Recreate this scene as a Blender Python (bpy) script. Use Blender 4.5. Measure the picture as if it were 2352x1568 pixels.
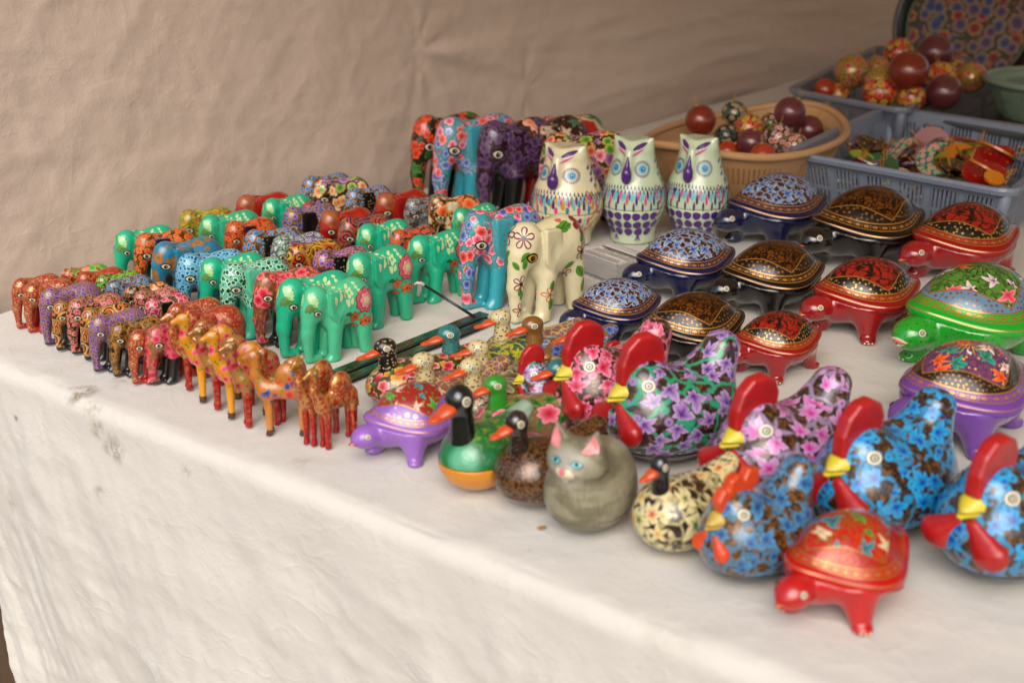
import bpy, math, random, zlib
import numpy as np
from mathutils import Vector, Matrix
from mathutils.bvhtree import BVHTree
R = math.radians
for _o in list(bpy.data.objects): bpy.data.objects.remove(_o)
SC = bpy.context.scene
COL = SC.collection

# ------------------------------------------------------------ camera, light, exposure
H, PITCH, FPX = 0.60, 20.75, 2940.0          # camera height above the table top, pitch, focal length in px of a 2352 wide picture
FLOOR = -0.75
cd = bpy.data.cameras.new('camera'); cam = bpy.data.objects.new('camera', cd); COL.objects.link(cam)
cd.sensor_width = 36; cd.lens = 36*FPX/2352; cd.clip_start = 0.02; cd.clip_end = 100
cam.location = (0, 0, H); cam.rotation_euler = (R(90-PITCH), 0, 0)
cd.dof.use_dof = True; cd.dof.focus_distance = 1.66; cd.dof.aperture_fstop = 4.6
SC.camera = cam
W = bpy.data.worlds.new('World'); SC.world = W; W.use_nodes = True
_n = W.node_tree.nodes; _n.clear()
sky = _n.new('ShaderNodeTexSky'); sky.sky_type = 'NISHITA'; sky.sun_disc = False
SUN_EL, SUN_AZ = 42, 190                     # azimuth clockwise from +Y
sky.sun_elevation = R(SUN_EL); sky.sun_rotation = R(SUN_AZ)
sky.dust_density = 4.0; sky.air_density = 1.0; sky.ozone_density = 0.6
bg = _n.new('ShaderNodeBackground'); bg.inputs['Strength'].default_value = 0.15
ow = _n.new('ShaderNodeOutputWorld')
W.node_tree.links.new(sky.outputs[0], bg.inputs[0]); W.node_tree.links.new(bg.outputs[0], ow.inputs[0])
sl = bpy.data.lights.new('sun', 'SUN'); so = bpy.data.objects.new('sun', sl); COL.objects.link(so)
sl.energy = 1.9; sl.angle = R(55); sl.color = (1.0, 0.97, 0.93)
_sd = Vector((math.sin(R(SUN_AZ))*math.cos(R(SUN_EL)), math.cos(R(SUN_AZ))*math.cos(R(SUN_EL)), math.sin(R(SUN_EL))))
so.rotation_euler = _sd.to_track_quat('Z', 'Y').to_euler(); so.location = (-1, -1.5, 3)
SC.view_settings.view_transform = 'Standard'; SC.view_settings.look = 'None'; SC.view_settings.gamma = 1
SC.view_settings.exposure = 0.12

# ------------------------------------------------------------ picture point -> place on a level plane
_sp, _cp = math.sin(R(PITCH)), math.cos(R(PITCH))
def ray(u, v):
    a, b = (u-1176)/FPX, -(v-784)/FPX
    return Vector((a, _cp + b*_sp, -_sp + b*_cp))
def P(u, v, z=0.0):
    d = ray(u, v); t = (z-H)/d.z
    return Vector((d.x*t, d.y*t, z))
YB = R(37.6)
B = Vector((math.sin(YB), math.cos(YB), 0)); A = Vector((math.cos(YB), -math.sin(YB), 0))
HEAD = math.degrees(math.atan2(-B.y, -B.x))  # every animal looks at the front edge of the table
def cross2(p, d, q, e):
    den = d.x*e.y - d.y*e.x; t = ((q.x-p.x)*e.y - (q.y-p.y)*e.x)/den
    return p + d*t
F0 = P(0, 839); C0 = P(0, 715)
CORNER = cross2(F0, A, C0, B)                # near left corner of the table
def AB(p):                                   # table coordinates: a along the front edge, b away from it
    q = p - CORNER; return q.dot(A), q.dot(B)
def from_ab(a, b, z=0.0):
    q = CORNER + A*a + B*b; return Vector((q.x, q.y, z))

# ------------------------------------------------------------ objects
def tag(o, label=None, cat=None, group=None, kind=None):
    if label: o['label'] = label
    if cat: o['category'] = cat
    if group: o['group'] = group
    if kind: o['kind'] = kind
    return o
def empty(name, loc=(0, 0, 0), rz=0.0, s=1.0):
    o = bpy.data.objects.new(name, None); COL.objects.link(o)
    o.empty_display_size = 0.02
    o.location = loc; o.rotation_euler = (0, 0, rz)
    o.scale = s if isinstance(s, (tuple, list)) else (s, s, s)
    return o
JOINED = {'painted_flowers', 'painted_feathers', 'claws', 'whiskers', 'small_print'}   # brush marks too small to pick apart
def link(name, me, mats=None, parent=None):
    if not len(me.vertices): return None
    o = bpy.data.objects.new(name, me); COL.objects.link(o)
    if parent: o.parent = parent
    if name in JOINED: o['kind'] = 'stuff'
    if mats is not None:
        if not isinstance(mats, (list, tuple)): mats = [mats]
        while len(me.materials) < len(mats): me.materials.append(None)
        for i, m in enumerate(mats):
            o.material_slots[i].link = 'OBJECT'; o.material_slots[i].material = m
    return o
def mesh(name, vs, fs, mi=None, smooth=True, uv=None):
    me = bpy.data.meshes.new(name)
    me.from_pydata([tuple(v) for v in vs], [], [tuple(f) for f in fs])
    if mi is not None and len(fs):
        for k in range(max(mi)+1): me.materials.append(None)
        me.polygons.foreach_set('material_index', list(mi))
    me.polygons.foreach_set('use_smooth', [smooth]*len(me.polygons))
    if uv is not None:
        ul = me.uv_layers.new(name='UVMap'); li = np.empty(len(me.loops), np.int32); me.loops.foreach_get('vertex_index', li)
        ul.data.foreach_set('uv', np.asarray(uv, np.float32)[li].ravel())
    me.update(); return me
def npmesh(name, V, Q, smooth=True):
    me = bpy.data.meshes.new(name); n = len(Q); k = Q.shape[1]
    me.vertices.add(len(V)); me.vertices.foreach_set('co', np.asarray(V, np.float32).ravel())
    me.loops.add(n*k); me.loops.foreach_set('vertex_index', np.asarray(Q, np.int32).ravel())
    me.polygons.add(n); me.polygons.foreach_set('loop_start', np.arange(0, n*k, k, dtype=np.int32))
    me.polygons.foreach_set('use_smooth', np.full(n, smooth))
    me.update(calc_edges=True); return me
class MB:                                     # collects simple solids into one mesh
    def __init__(s): s.v = []; s.f = []; s.m = []
    def add(s, vs, fs, m=0):
        k = len(s.v); s.v += [tuple(v) for v in vs]; s.f += [tuple(i+k for i in f) for f in fs]; s.m += [m]*len(fs)
    def box(s, a, b, m=0, M=None):
        x0, y0, z0 = a; x1, y1, z1 = b
        vs = [(x0,y0,z0),(x1,y0,z0),(x1,y1,z0),(x0,y1,z0),(x0,y0,z1),(x1,y0,z1),(x1,y1,z1),(x0,y1,z1)]
        if M is not None: vs = [M @ Vector(v) for v in vs]
        s.add(vs, [(0,3,2,1),(4,5,6,7),(0,1,5,4),(1,2,6,5),(2,3,7,6),(3,0,4,7)], m)
    def hexa(s, vs, m=0): s.add(vs, [(0,3,2,1),(4,5,6,7),(0,1,5,4),(1,2,6,5),(2,3,7,6),(3,0,4,7)], m)
    def tube(s, pts, r, n=8, m=0, closed=False, cap=True):
        pts = [Vector(p) for p in pts]; N = len(pts)
        rr = r if isinstance(r, (list, tuple)) else [r]*N
        k = len(s.v); pt = None
        for i, p in enumerate(pts):
            if closed: t = pts[(i+1) % N] - pts[i-1]
            else: t = pts[min(i+1, N-1)] - pts[max(i-1, 0)]
            t.normalize()
            if pt is None: a = t.orthogonal().normalized()
            else: a = (a - t*a.dot(t)).normalized()
            pt = t; b = t.cross(a)
            for j in range(n):
                w = 2*math.pi*j/n; s.v.append(tuple(p + (a*math.cos(w) + b*math.sin(w))*rr[i]))
        for i in range(N if closed else N-1):
            i2 = (i+1) % N
            for j in range(n):
                s.f.append((k+i*n+j, k+i*n+(j+1) % n, k+i2*n+(j+1) % n, k+i2*n+j)); s.m.append(m)
        if cap and not closed:
            s.f.append(tuple(k+j for j in reversed(range(n)))); s.f.append(tuple(k+(N-1)*n+j for j in range(n))); s.m += [m, m]
    def lathe(s, prof, n=32, m=0, c=(0, 0, 0), sx=1, sy=1):
        k = len(s.v)
        for (r, z) in prof:
            for j in range(n):
                w = 2*math.pi*j/n; s.v.append((c[0]+sx*r*math.cos(w), c[1]+sy*r*math.sin(w), c[2]+z))
        for i in range(len(prof)-1):
            for j in range(n):
                s.f.append((k+i*n+j, k+i*n+(j+1) % n, k+(i+1)*n+(j+1) % n, k+(i+1)*n+j)); s.m.append(m)
    def mesh(s, name, smooth=True): return mesh(name, s.v, s.f, s.m, smooth)

# ------------------------------------------------------------ value noise on arrays (for cloth folds)
def vnoise(x, y, seed=0):
    rs = np.random.RandomState(seed); T = rs.rand(256, 256)*2-1
    xi = np.floor(x).astype(int); yi = np.floor(y).astype(int); fx = x-xi; fy = y-yi
    fx = fx*fx*fx*(fx*(fx*6-15)+10); fy = fy*fy*fy*(fy*(fy*6-15)+10)
    a = T[xi & 255, yi & 255]; b = T[(xi+1) & 255, yi & 255]; c = T[xi & 255, (yi+1) & 255]; d = T[(xi+1) & 255, (yi+1) & 255]
    return (a*(1-fx)+b*fx)*(1-fy) + (c*(1-fx)+d*fx)*fy
def fbm(x, y, seed, oct=4, g=0.5):
    s = 0; a = 1
    for i in range(oct): s = s + a*vnoise(x*2**i+17*i, y*2**i+31*i, seed+i); a *= g
    return s
def ridged(x, y, seed, oct=3):
    s = 0; a = 1
    for i in range(oct): s = s + a*(1-np.abs(vnoise(x*2**i+5*i, y*2**i+9*i, seed+i))*2.2); a *= .5
    return s

# ------------------------------------------------------------ carved solids: distance fields turned into smooth meshes
def smin(a, b, k):
    h = np.clip(.5+.5*(b-a)/k, 0, 1); return b*(1-h)+a*h-k*h*(1-h)
def smax(a, b, k): return -smin(-a, -b, k)
class Pt:
    def __init__(s, X, Y, Z): s.x, s.y, s.z = X, Y, Z
    def ell(s, c, r, rot=0.0):               # rot: tilt in the x-z plane (degrees, nose up)
        x, y, z = s.x-c[0], s.y-c[1], s.z-c[2]
        if rot:
            cc, ss = math.cos(R(rot)), math.sin(R(rot)); x, z = x*cc+z*ss, -x*ss+z*cc
        k0 = np.sqrt((x/r[0])**2+(y/r[1])**2+(z/r[2])**2); k1 = np.sqrt((x/r[0]**2)**2+(y/r[1]**2)**2+(z/r[2]**2)**2)
        return k0*(k0-1)/np.maximum(k1, 1e-6)
    def cap(s, a, b, r1, r2, ys=1.0, xs=1.0):
        a = np.array(a, float); b = np.array(b, float); d = b-a
        x, y, z = s.x-a[0], s.y-a[1], s.z-a[2]
        h = np.clip((x*d[0]+y*d[1]+z*d[2])/max((d*d).sum(), 1e-9), 0, 1)
        return np.sqrt(((x-h*d[0])*xs)**2+((y-h*d[1])*ys)**2+(z-h*d[2])**2)-(r1+(r2-r1)*h)
    def poly_slab(s, pts, y0, th, rnd=.01):  # rounded convex polygon in x-z, thick in y
        d = None
        n = len(pts)
        for i in range(n):
            (x0, z0), (x1, z1) = pts[i], pts[(i+1) % n]
            ex, ez = x1-x0, z1-z0; L = math.hypot(ex, ez); nx, nz = ez/L, -ex/L
            e = (s.x-x0)*nx+(s.z-z0)*nz
            d = e if d is None else smax(d, e, .03)
        return smax(d, np.abs(s.y-y0)-th, rnd)
def nets(name, fn, lo, hi, h):
    n = [int(math.ceil((hi[i]-lo[i])/h))+1 for i in range(3)]
    ax = [lo[i]+h*np.arange(n[i], dtype=np.float32) for i in range(3)]
    X, Y, Z = np.meshgrid(*ax, indexing='ij'); F = fn(Pt(X, Y, Z)).astype(np.float32)
    F[0], F[-1] = 1, 1; F[:, 0], F[:, -1] = 1, 1; F[:, :, 0], F[:, :, -1] = 1, 1
    S = F < 0; cs = [k-1 for k in n]
    acc = np.zeros(cs+[3], np.float32); cnt = np.zeros(cs, np.float32)
    edges = []
    for a in range(3):
        s0 = [slice(None)]*3; s1 = [slice(None)]*3; s0[a] = slice(0, -1); s1[a] = slice(1, None)
        m = S[tuple(s0)] != S[tuple(s1)]
        I = np.argwhere(m); f0 = F[tuple(s0)][m]; f1 = F[tuple(s1)][m]
        p = I.astype(np.float32).copy(); p[:, a] += f0/(f0-f1)
        b, c = (a+1) % 3, (a+2) % 3
        for db in (0, 1):
            for dc in (0, 1):
                J = I.copy(); J[:, b] -= db; J[:, c] -= dc
                np.add.at(acc, (J[:, 0], J[:, 1], J[:, 2]), p); np.add.at(cnt, (J[:, 0], J[:, 1], J[:, 2]), 1)
        edges.append((a, b, c, I, f0 < 0))
    m = cnt > 0; idx = -np.ones(cs, np.int64); idx[m] = np.arange(m.sum())
    V = acc[m]/cnt[m][:, None]*h + np.array(lo, np.float32)
    Q = []
    for a, b, c, I, neg in edges:
        def g(db, dc):
            J = I.copy(); J[:, b] -= db; J[:, c] -= dc; return idx[J[:, 0], J[:, 1], J[:, 2]]
        q = np.stack([g(0, 0), g(1, 0), g(1, 1), g(0, 1)], 1); q[~neg] = q[~neg][:, ::-1]; Q.append(q)
    return npmesh(name, V, np.concatenate(Q))
def bvh_of(me):
    return BVHTree.FromPolygons([v.co.copy() for v in me.vertices], [tuple(p.vertices) for p in me.polygons])

# flat painted motifs that follow a carved surface
def circ(n=20, r=1, c=(0, 0)): return [(c[0]+r*math.cos(2*math.pi*i/n), c[1]+r*math.sin(2*math.pi*i/n)) for i in range(n)]
def rot2(p, a, c=(0, 0), s=1):
    ca, sa = math.cos(a), math.sin(a); return [(c[0]+s*(x*ca-y*sa), c[1]+s*(x*sa+y*ca)) for x, y in p]
def almond(w, h, n=24): return [(w*math.cos(t), h*math.sin(t)*abs(math.sin(t))**.6) for t in [2*math.pi*i/n for i in range(n)]]
def drop(L, w, n=16):                         # from a point at 0 to a round end at L
    return [(L*(.5-.5*math.cos(t)), w*math.sin(t)*(.5-.5*math.cos(t))**.6) for t in [2*math.pi*i/n for i in range(n)]]
def leafp(L, w, n=16): return [(L*(.5-.5*math.cos(t)), w*math.sin(t)*abs(math.sin(t))**.5) for t in [2*math.pi*i/n for i in range(n)]]
def rosette(r, k, d=.18, n=48): return [(r*(1+d*math.cos(k*t))*math.cos(t), r*(1+d*math.cos(k*t))*math.sin(t)) for t in [2*math.pi*i/n for i in range(n)]]
class Decal:
    def __init__(s, bvh, eps=.003): s.b = bvh; s.eps = eps; s.v = []; s.f = []; s.m = []
    def frame(s, o, d, up=(0, 0, 1), normal=True):
        d = Vector(d).normalized(); o = Vector(o)
        hit = s.b.ray_cast(o+d*.9, -d)
        if hit[0] is None: s.fr = None; return
        c = hit[0]; nn = hit[1].normalized()
        if normal: d = (nn*.75+d*.25).normalized()
        up = Vector(up); r = up.cross(d)
        if r.length < 1e-3: r = Vector((0, 1, 0))
        r.normalize(); u = d.cross(r); s.fr = (c, d, r, u)
    def poly(s, pts, m, lev=1, rings=3):
        if s.fr is None: return
        c, d, r, u = s.fr
        cx = sum(p[0] for p in pts)/len(pts); cy = sum(p[1] for p in pts)/len(pts)
        k = len(s.v); n = len(pts); out = []
        for ri in range(rings+1):
            f = ri/rings
            for p in (pts if ri else [(cx, cy)]):
                q = (cx+(p[0]-cx)*f, cy+(p[1]-cy)*f)
                o = c + r*q[0] + u*q[1] + d*.12
                h = s.b.ray_cast(o, -d, .3)
                if h[0] is None: return
                out.append(h[0]+(h[1]*.5+d*.5).normalized()*s.eps*lev)
        s.v += [tuple(v) for v in out]
        for j in range(n): s.f.append((k, k+1+j, k+1+(j+1) % n)); s.m.append(m)
        for ri in range(1, rings):
            b0 = k+1+(ri-1)*n; b1 = b0+n
            for j in range(n): s.f.append((b0+j, b1+j, b1+(j+1) % n, b0+(j+1) % n)); s.m.append(m)
    def mesh(s, name): return mesh(name, s.v, s.f, s.m if s.m else [0])

# ------------------------------------------------------------ materials
def hx(h):
    h = h.lstrip('#'); c = [int(h[i:i+2], 16)/255 for i in (0, 2, 4)]
    return tuple((x/12.92 if x <= .04045 else ((x+.055)/1.055)**2.4) for x in c)+(1,)
class G:
    def __init__(s, name):
        s.m = bpy.data.materials.new(name); s.m.use_nodes = True; s.t = s.m.node_tree; s.t.nodes.clear()
        s.tc = s.t.nodes.new('ShaderNodeTexCoord'); s.seed = (zlib.crc32(name.encode()) % 977)/31.0
    def put(s, sock, v):
        if hasattr(v, 'is_linked') or isinstance(v, bpy.types.NodeSocket): s.t.links.new(v, sock)
        elif isinstance(v, (tuple, list)) and len(v) == 4 and len(sock.default_value) == 3: sock.default_value = v[:3]
        else: sock.default_value = v
    def M(s, op, a, b=None, c=None):
        n = s.t.nodes.new('ShaderNodeMath'); n.operation = op
        for i, v in enumerate((a, b, c)):
            if v is not None: s.put(n.inputs[i], v)
        return n.outputs[0]
    def V(s, op, a, b=None, sc=None):
        n = s.t.nodes.new('ShaderNodeVectorMath'); n.operation = op; s.put(n.inputs[0], a)
        if b is not None: s.put(n.inputs[1], b)
        if sc is not None: s.put(n.inputs[3], sc)
        return n.outputs[1] if op in ('DOT_PRODUCT', 'LENGTH', 'DISTANCE') else n.outputs[0]
    def mix(s, f, a, b):
        n = s.t.nodes.new('ShaderNodeMix'); n.data_type = 'RGBA'; s.put(n.inputs[0], f); s.put(n.inputs[6], a); s.put(n.inputs[7], b); return n.outputs[2]
    def step(s, v, e, w=.02):                 # 0 below e, 1 above (soft edge)
        n = s.t.nodes.new('ShaderNodeMapRange'); s.put(n.inputs[0], v); s.put(n.inputs[1], s.M('SUBTRACT', e, w) if not isinstance(e, (int, float)) else e-w)
        s.put(n.inputs[2], s.M('ADD', e, w) if not isinstance(e, (int, float)) else e+w); return n.outputs[0]
    def inv(s, v): return s.M('SUBTRACT', 1.0, v)
    def mul(s, a, b): return s.M('MULTIPLY', a, b)
    def xyz(s, v):
        n = s.t.nodes.new('ShaderNodeSeparateXYZ'); s.put(n.inputs[0], v); return n.outputs
    def noise(s, co, scale, detail=2, rough=.5, col=False):
        n = s.t.nodes.new('ShaderNodeTexNoise'); s.put(n.inputs['Vector'], co); n.inputs['Scale'].default_value = scale
        n.inputs['Detail'].default_value = detail; n.inputs['Roughness'].default_value = rough; return n.outputs[1 if col else 0]
    def vor(s, co, scale, feat='F1', rnd=1.0):
        n = s.t.nodes.new('ShaderNodeTexVoronoi'); n.feature = feat; s.put(n.inputs['Vector'], co)
        n.inputs['Scale'].default_value = scale; n.inputs['Randomness'].default_value = rnd; return n.outputs
    def co(s, off=0.0):
        if not hasattr(s, '_co'): s._co = s.V('ADD', s.tc.outputs['Object'], (s.seed, s.seed*.37, -s.seed*.61))
        return s._co
    def warp(s, co, amt, scale): 
        v = s.V('SUBTRACT', s.noise(co, scale, 2, .5, True), (.5, .5, .5)); return s.V('ADD', co, s.V('SCALE', v, sc=amt))
    # cells with a polar frame lying in the surface
    def cell(s, co, scale, rnd=.85):
        o = s.vor(co, scale, 'F1', rnd); L = s.V('SUBTRACT', s.V('SCALE', co, sc=scale), s.V('SCALE', o[2], sc=scale))
        if not hasattr(s, '_fr'):
            N = s.tc.outputs['Normal']; t = s.V('NORMALIZE', s.V('CROSS_PRODUCT', N, (0.13, 0.21, 0.97))); s._fr = (t, s.V('CROSS_PRODUCT', N, t))
        x = s.V('DOT_PRODUCT', L, s._fr[0]); y = s.V('DOT_PRODUCT', L, s._fr[1])
        r = s.M('SQRT', s.M('ADD', s.mul(x, x), s.mul(y, y))); c = s.xyz(o[1])
        th = s.M('ADD', s.M('DIVIDE', s.M('ARCTAN2', y, x), 2*math.pi), s.M('ADD', c[0], 3.0))
        return r, th, c, o
    def blossoms(s, base, co, scale, rad, n, k, p, cols, edge=None, ew=.035, amount=1.0, rnd=.85, soft=.03, serr=0, fan=0):
        r, th, c, o = s.cell(co, scale, rnd)
        w = s.mul(s.M('PINGPONG', s.mul(th, float(n)), .5), 2.0)
        rr = s.M('MULTIPLY_ADD', s.M('POWER', w, p), rad*(1-k), rad*k)
        if serr: rr = s.M('MULTIPLY_ADD', s.M('PINGPONG', s.mul(th, float(n*3)), .5), rad*serr, rr)
        rr = s.mul(rr, s.M('MULTIPLY_ADD', c[1], .35, .8))
        if fan: rr = s.mul(rr, s.M('MULTIPLY_ADD', s.M('COSINE', s.mul(s.M('ADD', th, 1.0/(2*n)), 2*math.pi)), fan, 1-fan*.35))
        if amount < 1: rr = s.mul(rr, s.step(c[2], 1-amount, .02))
        f = s.M('DIVIDE', r, s.M('MAXIMUM', rr, .01))
        petal = None
        for i, (ci, cm, co_) in enumerate(cols):
            pc = s.mix(s.step(f, .30, .18), ci, cm) 
            pc = s.mix(s.step(f, .68, .16), pc, co_)
            petal = pc if petal is None else s.mix(s.step(c[2] if amount >= 1 else c[0], i/len(cols), .005), petal, pc)
        # fine veins inside each petal
        vein = s.mul(s.inv(s.step(w, .10, .07)), s.step(f, .25, .1)); petal = s.mix(s.mul(vein, .45), petal, cols[0][0])
        d = s.M('SUBTRACT', r, rr)
        out = base
        if edge is not None: out = s.mix(s.inv(s.step(d, ew, soft)), out, edge)
        m = s.inv(s.step(d, 0.0, soft)); return s.mix(m, out, petal), m, s.inv(s.step(d, ew, soft))
    def dots(s, base, co, scale, rad, col, rnd=.7, soft=.04, hole=None, anti=None):
        o = s.vor(co, scale, 'F1', rnd); m = s.inv(s.step(o[0], rad, soft))
        if anti is not None: m = s.mul(m, s.inv(anti))
        out = s.mix(m, base, col)
        if hole is not None:
            h = s.inv(s.step(o[0], rad*.45, soft)); h = s.mul(h, m); out = s.mix(h, out, hole)
        return out, m
    def lines(s, co, scale, w, detail=2):     # squiggly filigree
        nz = s.noise(co, scale, detail); d = s.M('ABSOLUTE', s.M('SUBTRACT', nz, .5)); return s.inv(s.step(d, w, w*.5))
    def net(s, co, scale, w, rnd=1.0):        # mesh of fine cell borders
        o = s.vor(co, scale, 'DISTANCE_TO_EDGE', rnd); return s.inv(s.step(o[0], w, w*.5))
    def done(s, col, rough=.28, coat=.5, metal=0.0, bump=None, bstr=.15, bdist=.002, spec=.5, sheen=0, sub=0):
        b = s.t.nodes.new('ShaderNodeBsdfPrincipled'); s.put(b.inputs['Base Color'], col); s.put(b.inputs['Roughness'], rough)
        b.inputs['Coat Weight'].default_value = coat; b.inputs['Coat Roughness'].default_value = .12; s.put(b.inputs['Metallic'], metal)
        b.inputs['Specular IOR Level'].default_value = spec; b.inputs['Sheen Weight'].default_value = sheen
        if sub: b.inputs['Subsurface Weight'].default_value = sub; b.inputs['Subsurface Radius'].default_value = (.01, .006, .004)
        if bump is not None:
            n = s.t.nodes.new('ShaderNodeBump'); n.inputs['Strength'].default_value = bstr; n.inputs['Distance'].default_value = bdist
            s.put(n.inputs['Height'], bump); s.t.links.new(n.outputs[0], b.inputs['Normal'])
        s.bsdf = b; o = s.t.nodes.new('ShaderNodeOutputMaterial'); s.t.links.new(b.outputs[0], o.inputs[0]); return s.m
GOLD = hx('#a8722f'); DKBROWN = hx('#2a1408'); BLACK = hx('#0c0a0a'); CREAM = hx('#d9cfa6')
_mc = {}
def lacquer(name, colour, vary=.12, rough=.3, coat=.5, speck=None):   # hand brushed plain lacquer
    if name in _mc: return _mc[name]
    g = G(name); c = hx(colour) if isinstance(colour, str) else colour; co = g.co()
    dk = tuple(x*(1-vary*1.6) for x in c[:3])+(1,); lt = tuple(min(1, x*(1+vary)+.004) for x in c[:3])+(1,)
    col = g.mix(g.noise(co, 5.0, 4, .6), dk, lt)
    wear = g.step(g.noise(co, 23.0, 3, .7), .70, .03); col = g.mix(g.mul(wear, .35), col, tuple(x*.35 for x in c[:3])+(1,))
    if speck: col, _ = g.dots(col, co, 34, .2, hx(speck), 1.0)
    _mc[name] = g.done(col, rough, coat, bump=g.noise(co, 14.0, 3), bstr=.25, bdist=.004); return _mc[name]
def body_plain_mask(g):                       # legs and underside keep a plain lacquer on the carved elephants
    x, y, z = g.xyz(g.tc.outputs['Object']); nx, ny, nz = g.xyz(g.tc.outputs['Normal'])
    zz = g.M('ADD', z, g.mul(g.M('SUBTRACT', g.noise(g.co(), 6, 1), .5), .05))
    low = g.inv(g.step(zz, .41, .012))
    mid = g.mul(g.inv(g.step(x, .37, .02)), g.step(x, -.02, .02))          # front legs and inside of the trunk
    inner = g.M('MAXIMUM', g.inv(g.step(g.M('ABSOLUTE', y), .085, .02)), g.inv(g.step(nz, -.35, .1)))
    inner = g.mul(inner, g.inv(g.step(x, .36, .02)))
    feet = g.inv(g.step(z, .06, .01))
    return g.M('MAXIMUM', g.mul(low, g.M('MAXIMUM', mid, inner)), feet)
EARP = [(.215, .91), (-.025, .885), (-.04, .72), (.095, .44), (.215, .60)]
def ear_mask(g):                              # the raised triangular ear flap, seen from the side
    x, y, z = g.xyz(g.tc.outputs['Object']); m = g.step(g.M('ABSOLUTE', y), .15, .01)
    for i in range(5):
        (x0, z0), (x1, z1) = EARP[i], EARP[(i+1) % 5]; ex, ez = x1-x0, z1-z0; L = math.hypot(ex, ez); nx, nz = ez/L, -ex/L
        d = g.M('MULTIPLY_ADD', g.M('SUBTRACT', x, x0), nx, g.mul(g.M('SUBTRACT', z, z0), nz)); m = g.mul(m, g.inv(g.step(d, .006, .006)))
    return m
def elephant_mat(name, ground, kind, cols=None, plain='#101010', ear=None, eardot=None, edge=GOLD, scale=6.0, gold=.5, rough=.3):
    if name in _mc: return _mc[name]
    g = G(name); co = g.warp(g.co(), .05, 6.0); gr = hx(ground); metal = 0.0
    base = g.mix(g.noise(co, 9, 3), tuple(x*.6 for x in gr[:3])+(1,), gr)
    if kind == 'speckle':                     # gold dabbed over red
        n = g.noise(co, 26, 5, .75); m = g.step(n, .53-.1*(gold-.5), .05)
        a, b = cols; col = g.mix(m, hx(a), hx(b)); col = g.mix(g.mul(g.lines(co, 13, .03), .8), col, hx(a)); metal = g.mul(m, .55)
    elif kind == 'plain': col = base
    else:
        ln = g.lines(co, 12, .035, 3); col = g.mix(g.mul(ln, gold), base, edge); metal = g.mul(ln, gold*.6)
        tri = [tuple(hx(c) for c in t) for t in cols]
        if kind == 'rose':  col, m, e = g.blossoms(col, co, scale, .50, 6, .72, .6, tri, edge, .05)
        elif kind == 'daisy': col, m, e = g.blossoms(col, co, scale, .52, 7, .45, .9, tri, edge, .04)
        elif kind == 'petal': col, m, e = g.blossoms(col, co, scale, .42, 3, .55, .7, tri, edge, .06)
        elif kind == 'leaf': col, m, e = g.blossoms(col, co, scale, .55, 5, .35, 1.5, tri, edge, .035)
        elif kind == 'spots':
            col, m, e = g.blossoms(col, co, scale*1.7, .36, 4, .75, .6, tri, edge, .12)
        elif kind == 'swirl':
            r, th, c, o = g.cell(co, scale, .9); w = g.M('PINGPONG', g.M('MULTIPLY_ADD', r, 3.4, th), .5)
            m = g.step(w, .27, .05); pc = g.mix(g.step(c[0], .5, .01), tri[0][0], tri[min(1, len(tri)-1)][0]); col = g.mix(m, col, pc)
            pc2 = g.mix(g.step(c[1], .6, .01), tri[0][2], tri[-1][1]); col = g.mix(g.mul(m, g.inv(g.step(r, .25, .03))), col, pc2)
            e = g.mul(g.net(co, scale, .05), 1.0); col = g.mix(e, col, edge); e = m
        if kind in ('rose', 'daisy', 'petal', 'spots', 'leaf'):
            metal = g.mul(metal, g.inv(e)); col, _ = g.dots(col, co, scale*3.1, .22, tri[0][2], .9, anti=e)
    if ear: 
        em = ear_mask(g); ec = hx(ear)
        if eardot: ec, _ = g.dots(ec, g.tc.outputs['Object'], 19, .22, hx(eardot), .3)
        col = g.mix(em, col, ec); metal = g.mul(metal, g.inv(em)) if metal != 0.0 else 0.0
    if plain:
        pm = body_plain_mask(g); pc = hx(plain); pcv = g.mix(g.noise(co, 8, 3), tuple(x*.7 for x in pc[:3])+(1,), tuple(min(1, x*1.15) for x in pc[:3])+(1,))
        col = g.mix(pm, col, pcv)
        if metal != 0.0: metal = g.mul(metal, g.inv(pm))
    _mc[name] = g.done(col, rough, .55, metal, bump=g.noise(g.co(), 16, 3), bstr=.2, bdist=.004); return _mc[name]
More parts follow.
